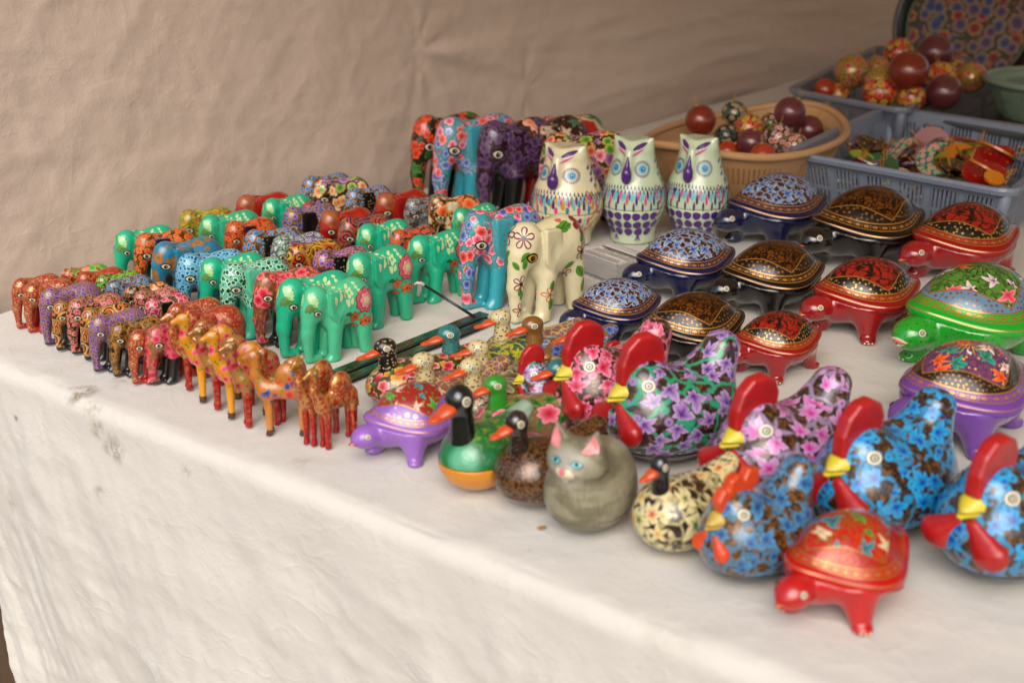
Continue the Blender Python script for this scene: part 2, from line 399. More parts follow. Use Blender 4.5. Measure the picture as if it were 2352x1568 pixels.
def body_pattern(name, ground, layers, gold=.3, rough=.26, base_z=None, base_col=None, coat=.6, golden=GOLD, bird=False):
    """layers: list of dicts for blossoms / dots, painted one over the other on a filigree ground"""
    if name in _mc: return _mc[name]
    g = G(name); co = g.warp(g.co(), .035, 5.0); gr = hx(ground)
    col = g.mix(g.noise(co, 8, 3), tuple(x*.55 for x in gr[:3])+(1,), gr); met = g.mul(g.step(g.noise(co, 34, 3, .7), .62-.2*gold, .04), min(1, gold*1.2))
    col = g.mix(met, col, golden); e = 0.0
    for L in layers:
        if L['t'] == 'vine':
            m = g.net(g.warp(co, .06, 9), L['s'], L.get('w', .05), L.get('r', 1.0)); nz = g.step(g.noise(co, 9, 2), L.get('cut', .47), .03); m = g.mul(m, nz)
            col = g.mix(m, col, hx(L['c'])); met = g.mul(met, g.inv(m))
        elif L['t'] == 'flower':
            col, m, e = g.blossoms(col, co, L['s'], L.get('rad', .5), L.get('n', 5), L.get('k', .35), L.get('p', 1.4), [tuple(hx(c) for c in t) for t in L['cols']], hx(L['edge']) if L.get('edge') else None, L.get('ew', .035), L.get('amount', 1.0), L.get('r', .75), serr=L.get('serr', 0), fan=L.get('fan', 0))
            met = g.mul(met, g.inv(e))
        elif L['t'] == 'dots':
            col, m = g.dots(col, co, L['s'], L.get('rad', .3), hx(L['c']), L.get('r', .9), hole=hx(L['hole']) if L.get('hole') else None, anti=e if (L.get('anti', True) and e != 0.0) else None); met = g.mul(met, g.inv(m))
    _mc[name] = g.done(col, rough, coat, g.mul(met, .6), bump=g.noise(g.co(), 12, 2), bstr=.12, bdist=.004); return _mc[name]

# turtle shell: u = angle in turns, v = distance along the profile from the crown (0) to the underside of the rim (1)
def shell_mat(name, rim, field, style, cols):
    if name in _mc: return _mc[name]
    g = G(name); uv = g.xyz(g.tc.outputs['UV']); u, v = uv[0], uv[1]; co = g.co()
    q = g.mul(g.M('PINGPONG', g.mul(u, 4.0), .5), 2.0)                     # 1 between the corners, 0 at the corners
    corner = g.M('POWER', g.inv(q), 1.7)
    vp = g.M('MULTIPLY_ADD', corner, .15, .50)                            # edge of the crown field
    rimc = hx(rim); col = g.mix(g.noise(co, 6, 3), tuple(x*.8 for x in rimc[:3])+(1,), rimc); met = 0.0
    gold = hx(cols.get('gold', '#b07a35'))
    # pebble band
    band = hx(cols['band']); pb = g.vor(co, cols.get('pebble', 30), 'F1', .35); pm = g.inv(g.step(pb[0], .34, .05))
    bandc = g.mix(pm, band, hx(cols['peb'])); inband = g.inv(g.step(v, .69, .004))
    col = g.mix(inband, col, bandc); met = g.mul(g.mul(inband, pm), .6)
    # crown field
    fm = g.inv(g.step(v, vp, .006)) if style != 'allover' else g.inv(g.step(v, .665, .004))
    fg = hx(field)
    if style == 'filigree':
        a = g.lines(g.warp(co, .03, 12), 17, .05, 3); b = g.net(g.warp(co, .02, 20), 15, .05); rays = g.inv(g.step(g.M('PINGPONG', g.mul(u, 24.0), .5), .07, .05))
        b = g.M('MAXIMUM', b, g.mul(rays, g.inv(g.step(v, .30, .03)))); fc = g.mix(g.M('MAXIMUM', a, b), fg, hx(cols['ink'])); fmet = .65
    elif style == 'leafy':
        ink = hx(cols['ink']); fc = g.mix(g.lines(g.warp(co, .03, 12), 15, .05, 3), fg, hx(cols.get('ink2', cols['ink'])))
        fc, m1, e1 = g.blossoms(fc, co, 7.0, .5, 5, .3, 1.6, [(ink, ink, ink)], None, amount=.75, fan=.4)
        rays = g.inv(g.step(g.M('PINGPONG', g.M('ADD', g.mul(u, 16.0), g.mul(g.noise(co, 6, 1), .8)), .5), .07, .04)); fc = g.mix(g.mul(rays, g.inv(g.step(v, .26, .05))), fc, ink); fmet = 0.0
    elif style == 'bouquet':
        fc = g.mix(g.mul(g.lines(g.warp(co, .03, 12), 15, .045, 3), .8), fg, hx(cols['ink']))
        rays = g.inv(g.step(g.M('PINGPONG', g.M('ADD', g.mul(u, 20.0), g.mul(g.noise(co, 5, 1), .8)), .5), .11, .04)); fc = g.mix(g.mul(rays, g.inv(g.step(v, .25, .05))), fc, hx(cols['stem']))
        fc, _ = g.dots(fc, co, 21, .24, hx(cols['bud']), .9)
        fc, m1, e1 = g.blossoms(fc, co, 5.6, .52, 5, .3, 1.4, [tuple(hx(c) for c in t) for t in cols['flowers']], hx(cols['ink']), .02, amount=.8, fan=.45, serr=.15); fmet = 0.0
    elif style == 'allover':
        fc = g.mix(g.step(g.noise(co, 30, 3, .7), .5, .05), fg, hx(cols['ink']))
        fc = g.mix(g.net(g.warp(co, .05, 10), 11, .075), fc, hx(cols['vine']))
        fc, _ = g.dots(fc, co, 12, .24, hx(cols['vine']), .9)
        fc, m1, e1 = g.blossoms(fc, co, 6.4, .56, 5, .28, 1.5, [tuple(hx(c) for c in t) for t in cols['flowers']], hx(cols['ink']), .02, fan=.45, serr=.15); fmet = 0.0
    col = g.mix(fm, col, fc); met = g.mix(fm, met, fmet) if False else g.M('ADD', g.mul(met, g.inv(fm)), g.mul(fm, fmet))
    def line(at, w, c=gold):
        nonlocal col, met
        d = g.M('ABSOLUTE', g.M('SUBTRACT', v, at)); m = g.inv(g.step(d, w, .003)); col = g.mix(m, col, c); met = g.M('MAXIMUM', met, g.mul(m, .6))
    if style != 'allover': line(vp, .008)
    line(.692, .007)
    # ring of big and small dots
    au = g.M('SUBTRACT', g.M('FRACT', g.mul(u, 34.0)), .5); av = g.mul(g.M('SUBTRACT', v, .735), 18.0)
    d = g.M('SQRT', g.M('ADD', g.mul(au, au), g.mul(av, av))); m = g.inv(g.step(d, .30, .05))
    au2 = g.M('SUBTRACT', g.M('FRACT', g.M('ADD', g.mul(u, 34.0), .5)), .5); av2 = g.M('SUBTRACT', g.M('ABSOLUTE', av), .22)
    m2 = g.inv(g.step(g.M('SQRT', g.M('ADD', g.mul(au2, au2), g.mul(av2, av2))), .1, .03)); m = g.M('MAXIMUM', m, m2)
    col = g.mix(m, col, gold); met = g.M('MAXIMUM', met, g.mul(m, .5))
    line(.775, .006); line(.86, .004)
    _mc[name] = g.done(col, .22, .35, met, bump=g.noise(co, 9, 2), bstr=.06, bdist=.004, spec=.4); return _mc[name]
def cloth_mat(name, c1, c2, stains=(), weave=900, crinkle=(18, .35), grime=None, cdir=(1, 1, .5), ck=1.0):
    g = G(name); co = g.tc.outputs['Object']; a, b = hx(c1), hx(c2)
    col = g.mix(g.noise(co, 2.2, 5, .6), a, b)
    col = g.mix(g.mul(g.step(g.noise(co, 38, 4, .7), .62, .1), .14), col, tuple(x*.7 for x in b[:3])+(1,))
    if grime:
        for (c, r, axis, st, colr) in stains:
            d = g.V('DISTANCE', g.warp(co, r*1.3, 22/ max(r*10, .4)), tuple(c)); m = g.inv(g.step(d, r*.6, r*.5)); m = g.mul(m, g.mul(g.step(g.noise(co, 45, 4, .8), .48, .08), st)); col = g.mix(m, col, hx(colr))
    n1 = g.noise(g.warp(co, .06, 7), crinkle[0], 5, .62); n2 = g.noise(co, 260, 3, .6)
    def crease(sc, rot, seed):                # thin sharp creases of folded cotton
        q = g.V('ADD', g.V('MULTIPLY', g.warp(co, .05, 6), rot), (seed, 0, seed)); nz = g.noise(q, sc, 2, .5)
        r_ = g.M('POWER', g.inv(g.mul(g.M('ABSOLUTE', g.M('SUBTRACT', nz, .5)), 2.0)), 9.0); return g.mul(r_, g.step(g.noise(q, sc*.5, 2), .5, .12))
    cr = g.M('ADD', g.mul(crease(11, cdir, 3.1), .07), g.mul(crease(26, (1, .6, 1.2), 9.7), .05)); cr = g.M('ADD', cr, g.mul(crease(60, (.8, 1, 1), 5.3), .025))
    hgt = g.M('ADD', g.M('ADD', g.mul(n1, crinkle[1]), g.mul(n2, .05)), g.mul(cr, ck))
    return g.done(col, .85, 0.0, 0.0, bump=hgt, bstr=.5, bdist=.012, spec=.15, sheen=.15)

# ------------------------------------------------------------ carved elephants (unit height, facing +X, left side +Y)
def elephant_field(v):
    trunk_in, headup, fat = v['trunk'], v['head'], v['fat']
    def f(p):
        b = p.ell((-.13, 0, .655), (.37, .235*fat, .295), -2)
        b = smin(b, p.ell((-.27, 0, .66), (.22, .225*fat, .29)), .08)
        b = smin(b, p.ell((.08, 0, .62), (.20, .20*fat, .27)), .08)
        for s in (-1, 1):
            b = smin(b, p.cap((.10, .115*s*fat, .42), (.13+v['fx'], .125*s*fat, -.03), .105, .078), .07)
            b = smin(b, p.cap((-.32, .115*s*fat, .45), (-.35, .125*s*fat, -.03), .125, .082), .07)
            b = smin(b, p.cap((.14+v['fx'], .125*s*fat, .02), (.17+v['fx'], .125*s*fat, .0), .085, .085), .03)
        h = p.ell((.31, 0, .735+headup), (.175, .175*fat, .225), -18)
        h = smin(h, p.ell((.29, 0, .83+headup), (.135, .15*fat, .13)), .06)
        h = smin(h, p.cap((.40, 0, .66), (.455, 0, .36), .125, .082, .95), .07)
        h = smin(h, p.cap((.455, 0, .38), (.455, 0, .07), .082, .058), .05)
        h = smin(h, p.cap((.455, 0, .055), (.30+trunk_in, 0, .035), .052, .05), .03)
        b = smin(b, h, .05)
        for s in (-1, 1):                      # flat triangular ears in relief
            e = p.poly_slab([(.215, .91+headup), (-.02, .885+headup), (-.035, .72), (.095, .45), (.215, .60)], s*(.175*fat), .045, .02)
            b = smin(b, e, .012)
            hol = p.ell((.085, s*.25*fat, .70), (.07, .036, .10), 14); b = smax(b, -hol, .03)
            cheek = p.ell((.265, s*.205*fat, .60), (.035, .035, .16), -6); b = smax(b, -cheek, .05)
        b = smax(b, -p.ell((.25, 0, .19), (.10, .30, .15)), .03) if v['arch'] else b
        b = smin(b, p.cap((-.485, 0, .72), (-.495, .01, .40), .022, .016), .02)
        return smax(b, -p.z, .012)
    return f
EV = {'plain': dict(trunk=0, head=0, fat=1.0, fx=.02, arch=False), 'round': dict(trunk=-.02, head=.01, fat=1.06, fx=.05, arch=False),
      'small': dict(trunk=-.03, head=-.01, fat=1.12, fx=.06, arch=False)}
_pc = {}
def eye_decal(bvh, o, d, w, h, look=.0, style='almond', ring=None):
    D = Decal(bvh, .0035); D.frame(o, d)
    if style == 'almond':
        D.poly(rot2(almond(w*1.28, h*1.42), -.22), 1, 1); D.poly(rot2(almond(w, h), -.22), 0, 1.8); D.poly(circ(16, h*.72, (look*w, 0)), 1, 2.6); D.poly(circ(8, h*.16, (look*w+h*.2, h*.2)), 0, 3.4, 1)
    elif style == 'ring':
        D.poly(circ(20, w*1.08), 1, 1); D.poly(circ(20, w), 0, 1.8); D.poly(circ(16, w*.62), 1, 2.5); D.poly(circ(16, w*.40), 0, 3.2); D.poly(circ(10, w*.20), 1, 3.9, 1)
    return D.mesh('eye')
def elephant_meshes(var):
    k = 'el_'+var
    if k in _pc: return _pc[k]
    me = nets('carved_body', elephant_field(EV[var]), (-.58, -.34, -.03), (.60, .34, 1.05), .0125); bv = bvh_of(me)
    eyes = []
    for s in (1, -1):
        if var == 'plain': eyes.append(eye_decal(bv, (.385, s*.2, .66), (.30, s, .05), .046, .033, .1))
        else: eyes.append(eye_decal(bv, (.375, s*.2, .67), (.30, s, .05), .062, .038, -.05))
    out = dict(body=me, eyes=eyes, bvh=bv)
    if var == 'plain':
        fl = []
        for s in (1, -1):                     # bouquet painted on each flank
            D = Decal(bv, .003)
            def petals(c, r, n, L, w, m, lev=1, a0=0):
                for i in range(n):
                    a = a0+2*math.pi*i/n; D.poly(rot2(drop(L*1.07, w*1.13), a, c), 6, lev, 2)
                for i in range(n):
                    a = a0+2*math.pi*i/n; D.poly(rot2(drop(L, w), a, c), m, lev+.8, 2)
            D.frame((-.31, s*.2, .70), (-.15, s, .15))
            petals((0, 0), 0, 9, .155, .062, 0); petals((0, 0), 0, 7, .105, .048, 7, 2.9, .3); D.poly(rosette(.045, 5), 1, 4.6); 
            D.frame((-.2, s*.2, .52), (-.05, s, 0))
            for (x, y) in ((-.06, -.0), (.085, -.075), (-.07, -.17)):
                for i in range(3): D.poly(rot2(leafp(.085, .022), 2.1*i+.9+x*9, (x*s, y)), 3, .8, 2)
                petals((x*s, y), 0, 5, .072, .031, 2, 1.2, .4); D.poly(circ(10, .014, (x*s, y)), 6, 3.6, 1)
            D.poly(rot2(drop(.06, .022), -1.4, (-.10*s, -.245)), 2, 1, 2); D.poly(rot2(leafp(.07, .02), 1.2, (-.10*s, -.25)), 3, 1, 2); D.poly(rot2(leafp(.07, .02), 2.2, (-.10*s, -.25)), 3, 1, 2)
            for i in range(4): D.poly(rot2(drop(.10, .028), -1.9+.28*i, (.20*s, -.02)), 7 if i % 2 else 0, 1+i*.4, 2)
            D.poly(rot2(leafp(.09, .022), 2.4, (-.10*s, .02)), 3, 1, 2); D.poly(rot2(leafp(.09, .022), .3, (-.20*s, .05)), 3, 1, 2)
            D.frame((-.02, s*.15, .9), (0, s*.8, 1))
            rr = random.Random(4)
            for i in range(26): D.poly(rot2(drop(.062, .030), rr.uniform(-2.4, -.6), (-.17+.068*(i % 6)+rr.uniform(-.015, .015), -.13+.062*(i//6)+rr.uniform(-.012, .012))), 1, 1, 2)
            D.frame((.44, s*.09, .80), (1, s*.55, .35))
            for i in range(6): D.poly(rot2(drop(.115, .032), -.4+.42*i, (0, .0)), 4, 1+i*.3, 2)
            for i in range(4): D.poly(rot2(leafp(.12, .030), -2.0+.5*i, (0, -.02)), 5, 1, 2)
            fl.append(D.mesh('painted_flowers'))
        out['flowers'] = fl
    _pc[k] = out; return out
def floral_cream_meshes():
    if 'creamfl' in _pc: return _pc['creamfl']
    bv = elephant_meshes('round')['bvh']; fl = []
    for s in (1, -1):
        D = Decal(bv, .0025); rr = random.Random(8)
        def fr(o, d): D.frame(o, d)
        def daisy(c, L, m, m2=5, a0=0):
            L *= 1.32
            for i in range(5): D.poly(rot2(drop(L, L*.42), a0+i*1.257, c), m, 1.2, 2)
            for i in range(5): D.poly(rot2(drop(L*.7, L*.22), a0+i*1.257, rot2([(L*.2, 0)], a0+i*1.257, c)[0]), 4, 2.2, 2)
            D.poly(circ(10, L*.22, c), m2, 3.2, 1)
        def leaf(c, a, L=.10, m=2):
            L *= 1.25; D.poly(rot2(leafp(L, L*.30), a, c), m, 1, 2); D.poly(rot2(leafp(L*.9, L*.05), a, c), 3, 2, 2)
        fr((.43, s*.1, .86), (1, s*.7, .3)); daisy((0, 0), .085, 1, 5, .3)
        fr((-.36, s*.15, .88), (-.2, s, .8))
        for i in range(6): D.poly(rot2(drop(.13, .055), i*1.05), 0, 1+.2*i, 2)
        D.poly(rosette(.05, 6), 6, 3); D.poly(circ(8, .015), 5, 4, 1)
        fr((-.30, s*.2, .62), (-.1, s, 0)); daisy((0, 0), .07, 0, 5); leaf((-.02, .10), .6); leaf((.09, .02), 1.2); leaf((-.1, -.09), 3.6)
        fr((-.1, s*.2, .86), (0, s, .7)); leaf((-.05, .02), .5, .13); leaf((.05, .0), 2.7, .12); leaf((.12, .06), 3.4, .1)
        for i in range(3): D.poly(rot2(drop(.06, .02), 1+i*.6, (.0, .1)), 6, 1, 2)
        fr((-.1, s*.2, .42), (0, s, 0)); daisy((.02, .0), .07, 1, 5, .5); leaf((-.09, .02), -1.2, .07)
        fr((-.34, s*.2, .3), (0, s, 0)); leaf((0, .06), 2.2, .12); leaf((.0, -.1), 1.2, .12); leaf((.03, .0), .3, .08)
        fr((.13, s*.2, .25), (.2, s, 0)); leaf((0, .05), 1.3, .09); leaf((.02, -.12), 1.9, .10); leaf((-.03, -.13), .9, .10); daisy((-.02, .02), .055, 6, 2, .5)
        fr((.45, s*.07, .42), (.7, s, 0)); daisy((0, .0), .065, 1, 5); leaf((.03, .14), 1.4, .08); leaf((-.02, -.12), 1.3, .08)
        fr((.45, s*.07, .18), (.7, s, 0)); daisy((0, -.03), .055, 0, 5, .6); leaf((.0, .07), 1.5, .07)
        fr((.46, s*.09, .62), (1, s, 0)); leaf((.0, .02), .8, .10); leaf((-.02, -.06), 2.3, .08)
        fl.append(D.mesh('painted_flowers'))
    _pc['creamfl'] = fl; return fl
WHITE = None
def std():
    d = {}
    d['w'] = lacquer('eye_white', '#cfc8ac', .05, .35); d['k'] = lacquer('eye_black', '#0b0a0a', .05)
    return d
GROUP_EL = {'small': 'small carved elephants at the left end', 'plain': 'mint green flowered elephants', 'mid': 'patterned elephants in rows', 'big': 'tall elephants at the back'}
TAKEN = []
TURN = {'elephant_figurine': -15, 'turtle_box': -27, 'hen_box': -24, 'duck_box': -25}
def place(name, label, cat, group, u, v, size, yaw=0.0, anchor=(0, 0, 0), scale=(1, 1, 1)):
    yaw += TURN.get(name, 0)
    """stand the thing on the cloth so that its local point 'anchor' shows at picture point (u, v)"""
    s = Vector(scale)*size; rz = R(HEAD+yaw); a = Vector((anchor[0]*s.x, anchor[1]*s.y, anchor[2]*s.z))
    a.rotate(Matrix.Rotation(rz, 3, 'Z')); q = P(u, v, a.z); loc = Vector((q.x-a.x, q.y-a.y, 0.0))
    e = empty(name, loc, rz, tuple(s)); tag(e, label, cat, group); TAKEN.append((name, label, loc.x, loc.y, size)); return e
def elephant(label, u, v, size, mat, var='round', yaw=0.0, group=None, anchor=(.31, 0, 1.02), scale=(.96, .86, 1), tusk=False, flowers=None, eyes=None, name='elephant_figurine'):
    jr = random.Random(zlib.crc32(label.encode())); yaw += jr.uniform(-5, 5); scale = (scale[0]*jr.uniform(.94, 1.05), scale[1]*jr.uniform(.93, 1.06), scale[2])
    E = elephant_meshes(var); t = place(name, label, 'elephant', group, u, v, size, yaw, anchor, scale); m = std()
    link('carved_body', E['body'], mat, t)
    for em in E['eyes']: link('eye', em, [m['w'] if not eyes else eyes, m['k']], t)
    if flowers:
        for fm in flowers[0]: link('painted_flowers', fm, flowers[1], t)
    if tusk:
        for s in (1, -1):
            k = 'tusk%d' % s
            if k not in _pc:
                b = MB(); b.tube([(.38, s*.12, .60), (.43, s*.15, .53), (.48, s*.16, .50), (.52, s*.155, .51)], [.022, .02, .015, .006], 8); _pc[k] = b.mesh('tusk')
            link('tusk', _pc[k], lacquer('tusk_cream', '#cbb98a'), t)
    return t

# ------------------------------------------------------------ camels (unit height)
def camel_field(p):
    b = p.cap((-.17, 0, .52), (.17, 0, .52), .115, .105, 1.05)
    b = smin(b, p.ell((-.06, 0, .68), (.145, .105, .15)), .05)
    b = smin(b, p.cap((.20, 0, .50), (.30, 0, .70), .095, .055), .05)
    b = smin(b, p.cap((.30, 0, .70), (.29, 0, .90), .055, .05), .04)
    b = smin(b, p.ell((.30, 0, .925), (.07, .05, .055)), .03)
    b = smin(b, p.cap((.34, 0, .915), (.41, 0, .885), .043, .03), .025)
    for s in (-1, 1):
        b = smin(b, p.cap((.255, s*.035, .965), (.245, s*.045, .99), .016, .010), .012)
        b = smin(b, p.cap((.17, s*.055, .46), (.175, s*.06, .0), .05, .030), .035)
        b = smin(b, p.cap((-.20, s*.055, .46), (-.19, s*.06, .0), .055, .030), .035)
        for x in (.178, -.187): b = smin(b, p.cap((x, s*.06, .035), (x+.006, s*.06, .0), .036, .040), .012)
    b = smin(b, p.cap((-.285, 0, .52), (-.30, 0, .36), .018, .014), .02)
    b = smax(b, -p.ell((.424, 0, .868), (.03, .05, .006)), .004)
    return smax(b, -p.z, .01)
def camel(label, u, v, size, coat, yaw=0, anchor=(.175, .06, 0.0), leg=None, hoof=None):
    if 'camel' not in _pc:
        me = nets('carved_body', camel_field, (-.36, -.16, -.03), (.50, .16, 1.04), .0105); bv = bvh_of(me)
        _pc['camel'] = (me, [eye_decal(bv, (.315, s*.1, .935), (.2, s, .1), .014, .014, 0, 'ring') for s in (1, -1)])
    me, eyes = _pc['camel']; t = place('camel_figurine', label, 'camel', 'camels standing along the front edge', u, v, size, yaw, anchor, (1, .8, 1)); m = std()
    link('carved_body', me, coat, t)
    for e in eyes: link('eye', e, [m['w'], m['k']], t)
    return t
def camel_mat(name, ground, gold, flowers, legc, hoofc, headc=None):
    if name in _mc: return _mc[name]
    g = G(name); co = g.co(); x, y, z = g.xyz(g.tc.outputs['Object']); gr = hx(ground); col = g.mix(g.noise(co, 7, 4), tuple(c*.75 for c in gr[:3])+(1,), gr); met = 0.0
    if gold:
        n = g.step(g.noise(co, 22, 5, .75), .50, .04); met = g.mul(n, .6); col = g.mix(n, col, hx(gold))
    if flowers:
        mask = g.mul(g.step(z, .30, .03), g.inv(g.step(z, .86, .02)))
        c2, _, e = g.blossoms(col, co, 9.0, .42, 6, .7, .6, [tuple(hx(c) for c in t) for t in flowers], None, amount=.65)
        c2, _ = g.dots(c2, co, 19, .27, hx('#3f7a25'), .9, anti=e); col = g.mix(mask, col, c2); 
    low = g.inv(g.step(z, .36, .02)); col = g.mix(low, col, g.mix(g.mul(g.step(g.noise(co, 20, 4, .7), .58, .05), .5 if gold else .1), hx(legc), hx(gold or legc)))
    if headc: col = g.mix(g.step(z, .875, .01), col, hx(headc))
    col = g.mix(g.inv(g.step(z, .07, .004)), col, hx(hoofc))
    _mc[name] = g.done(col, .3, .5, met, bump=g.noise(co, 16, 3), bstr=.2, bdist=.004); return _mc[name]

# ------------------------------------------------------------ lidded turtle boxes (unit shell length)
def rim_wave(w): return .048*math.cos(2*w)+.008*math.cos(4*w)
def plan(w): return 1/((abs(math.cos(w))**1.7+abs(math.sin(w))**1.7)**(1/1.7))*(1+.045*math.cos(4*w))
SHELL_PROF = [(0, .725), (.05, .7245), (.12, .722), (.20, .714), (.30, .699), (.40, .678), (.50, .650), (.60, .613), (.68, .577), (.76, .533), (.83, .492), (.89, .462), (.94, .444), (.975, .434), (1.0, .419), (1.012, .394), (1.0, .366), (.965, .352), (.93, .356), (.89, .367)]
def shell_mesh():
    if 'shell' in _pc: return _pc['shell']
    n = 144; V = []; UV = []; Q = []
    L = [0]
    for i in range(1, len(SHELL_PROF)): L.append(L[-1]+math.hypot(SHELL_PROF[i][0]-SHELL_PROF[i-1][0], SHELL_PROF[i][1]-SHELL_PROF[i-1][1]))
    # denser profile
    prof = []; lv = []
    for i in range(len(SHELL_PROF)-1):
        for k in range(2):
            t = k/2; p0 = SHELL_PROF[max(i-1, 0)]; p1 = SHELL_PROF[i]; p2 = SHELL_PROF[i+1]; p3 = SHELL_PROF[min(i+2, len(SHELL_PROF)-1)]
            c = [.5*((2*p1[j])+(-p0[j]+p2[j])*t+(2*p0[j]-5*p1[j]+4*p2[j]-p3[j])*t*t+(-p0[j]+3*p1[j]-3*p2[j]+p3[j])*t**3) for j in (0, 1)]
            prof.append(c); lv.append((L[i]*(1-t)+L[i+1]*t)/L[-1])
    prof.append(SHELL_PROF[-1]); lv.append(1.0)
    for (rho, z), l in zip(prof, lv):
        for j in range(n+1):
            w = 2*math.pi*j/n; f = 1+(plan(w)-1)*min(1, rho)**2.2; ridge = 0.0
            V.append((.53*rho*f*math.cos(w), .455*rho*f*math.sin(w), (.434+(z-.434)*1.06 if z > .434 else z)+(rim_wave(w)*rho**2)+ridge)); UV.append((j/n, l))
    for i in range(len(prof)-1):
        for j in range(n): Q.append((i*(n+1)+j, (i+1)*(n+1)+j, (i+1)*(n+1)+j+1, i*(n+1)+j+1))
    _pc['shell'] = mesh('lid', V, Q, None, True, UV); return _pc['shell']
LEGTURN = R(18)
def turtle_field(p):
    w = np.arctan2(p.y/.455, p.x/.53); wav = .048*np.cos(2*w)
    b = p.ell((0, 0, .375), (.49, .43, .315)); b = smax(b, p.z-(.362+wav*.9), .012)
    rr = np.sqrt((p.x/.47)**2+(p.y/.405)**2)
    for sx in (-1, 1):
        for s in (-1, 1):
            w = math.atan2(s, 1.25*sx)+LEGTURN; cw, sw = math.cos(w), math.sin(w)
            b = smin(b, p.cap((.34*cw, .31*sw, .27), (.43*cw, .41*sw, .03), .155, .072), .07)
            b = smin(b, p.ell((.465*cw, .445*sw, .03), (.078, .074, .045)), .03)
    b = smin(b, p.cap((.36, 0, .27), (.55, 0, .30), .15, .11, 1.0), .08)
    b = smin(b, p.ell((.60, 0, .30), (.15, .135, .125), -8), .05)
    b = smin(b, p.ell((.69, 0, .277), (.07, .07, .05), -12), .03)
    b = smin(b, p.cap((-.45, 0, .24), (-.60, 0, .21), .05, .012), .04)
    b = smax(b, -p.ell((.735, 0, .260), (.075, .12, .006), -12), .004)
    return smax(b, -p.z, .01)
def turtle(label, u, v, size, shellm, bodym, yaw=0, anchor=(0, 0, .743), beak='#c8551d', group='lidded turtle boxes', claws='#d8cba2', mouth=False, scale=(1, 1, .95)):
    if 'turtle' not in _pc:
        me = nets('lower_body', turtle_field, (-.66, -.56, -.03), (.80, .56, .54), .0125); bv = bvh_of(me); D = {}
        D['eyes'] = [eye_decal(bv, (.635, s*.1, .345), (.25, s, .25), .027, .03, 0, 'ring') for s in (1, -1)]
        bk = MB(); bk.tube([(.70, 0, .267), (.745, 0, .265), (.778, 0, .255), (.795, 0, .243)], [.052, .036, .020, .006], 14); v2 = [(x, y*1.05, .260+(z-.260)*.42) for x, y, z in bk.v]; D['beak'] = mesh('beak', v2, bk.f)
        cl = []
        for sx in (-1, 1):
            for s in (-1, 1):
                b = MB()
                for k in (-1, 0, 1):
                    w = math.atan2(s, 1.25*sx)+LEGTURN; a = w+k*.5
                    c = Vector((.465*math.cos(w)+.060*math.cos(a), .445*math.sin(w)+.060*math.sin(a), .022)); d = Vector((math.cos(a), math.sin(a), -.1))
                    b.tube([c-d*.012, c, c+d*.014, c+d*.020], [.014, .0145, .011, .004], 8)
                cl.append(b.mesh('claws'))
        D['claws'] = cl
        m = Decal(bv, .004); m.frame((.72, .0, .270), (1, .35, -.05)); m.poly(rot2(almond(.07, .032), 0, (0, 0)), 0, 1); m.poly(rot2(almond(.052, .020), 0, (0, 0)), 1, 2); D['mouth'] = m.mesh('mouth')
        _pc['turtle'] = (me, D)
    me, D = _pc['turtle']; t = place('turtle_box', label, 'turtle box', group, u, v, size, yaw, anchor, scale); m = std()
    link('lower_body', me, bodym, t); link('lid', shell_mesh(), shellm, t).rotation_euler[2] = R(-8)
    for e in D['eyes']: link('eye', e, [m['w'], m['k']], t)
    if beak: link('beak', D['beak'], lacquer('beak_orange_'+beak[1:], beak), t)
    if mouth: link('mouth', D['mouth'], [lacquer('mouth_cream', '#d9cda6'), lacquer('mouth_pink', '#d4607a')], t)
    if claws:
        for c in D['claws']: link('claws', c, lacquer('claw_'+claws[1:], claws), t)
    return t

# ------------------------------------------------------------ lidded hen boxes (unit height to the top of the comb)
def hen_field(p):
    b = p.ell((.0, 0, .345), (.47, .345, .345))
    b = smin(b, p.ell((.16, 0, .42), (.27, .27, .30)), .08)
    b = smin(b, p.cap((.17, 0, .48), (.225, 0, .64), .22, .170), .08)
    b = smin(b, p.cap((-.20, 0, .45), (-.37, 0, .78), .22, .120, .95), .10)
    return b
SEAM = .155
def split_field(f, seam, up, gap=.006):
    def g(p):
        d = f(p)
        if up: return smax(d, seam+gap-p.z, .008)
        return smax(smax(d, p.z-seam+gap*.2, .008), -p.z, .012)
    return g
def comb_mesh(bumps=0):
    b = MB(); n = 40; pts = []
    prof = [(.37, .60), (.415, .67), (.41, .79), (.37, .91), (.30, .98), (.21, .99), (.14, .945), (.11, .86), (.12, .76), (.16, .70), (.27, .66)]
    if bumps: prof = [(.33, .62), (.40, .68), (.42, .76), (.37, .84), (.34, .80), (.31, .90), (.25, .93), (.20, .86), (.15, .95), (.07, .93), (.06, .84), (.13, .77), (.22, .73), (.29, .68)]
    def f(p):
        d = None
        m = len(prof); 
        # signed distance to the outline in the x-z plane
        dist = np.full(p.x.shape, 1e9, np.float32); ins = np.zeros(p.x.shape, bool)
        for i in range(m):
            (x0, z0), (x1, z1) = prof[i], prof[(i+1) % m]; ex, ez = x1-x0, z1-z0
            h = np.clip(((p.x-x0)*ex+(p.z-z0)*ez)/(ex*ex+ez*ez), 0, 1); dist = np.minimum(dist, np.hypot(p.x-x0-h*ex, p.z-z0-h*ez))
            c = ((z0 > p.z) != (z1 > p.z)) & (p.x < ex*(p.z-z0)/(ez if ez else 1e-9)+x0); ins ^= c
        d = np.where(ins, -dist, dist)-.012
        return smax(d, np.abs(p.y)-.046, .026)
    return nets('comb', f, (.0, -.1, .54), (.48, .1, 1.04), .011)
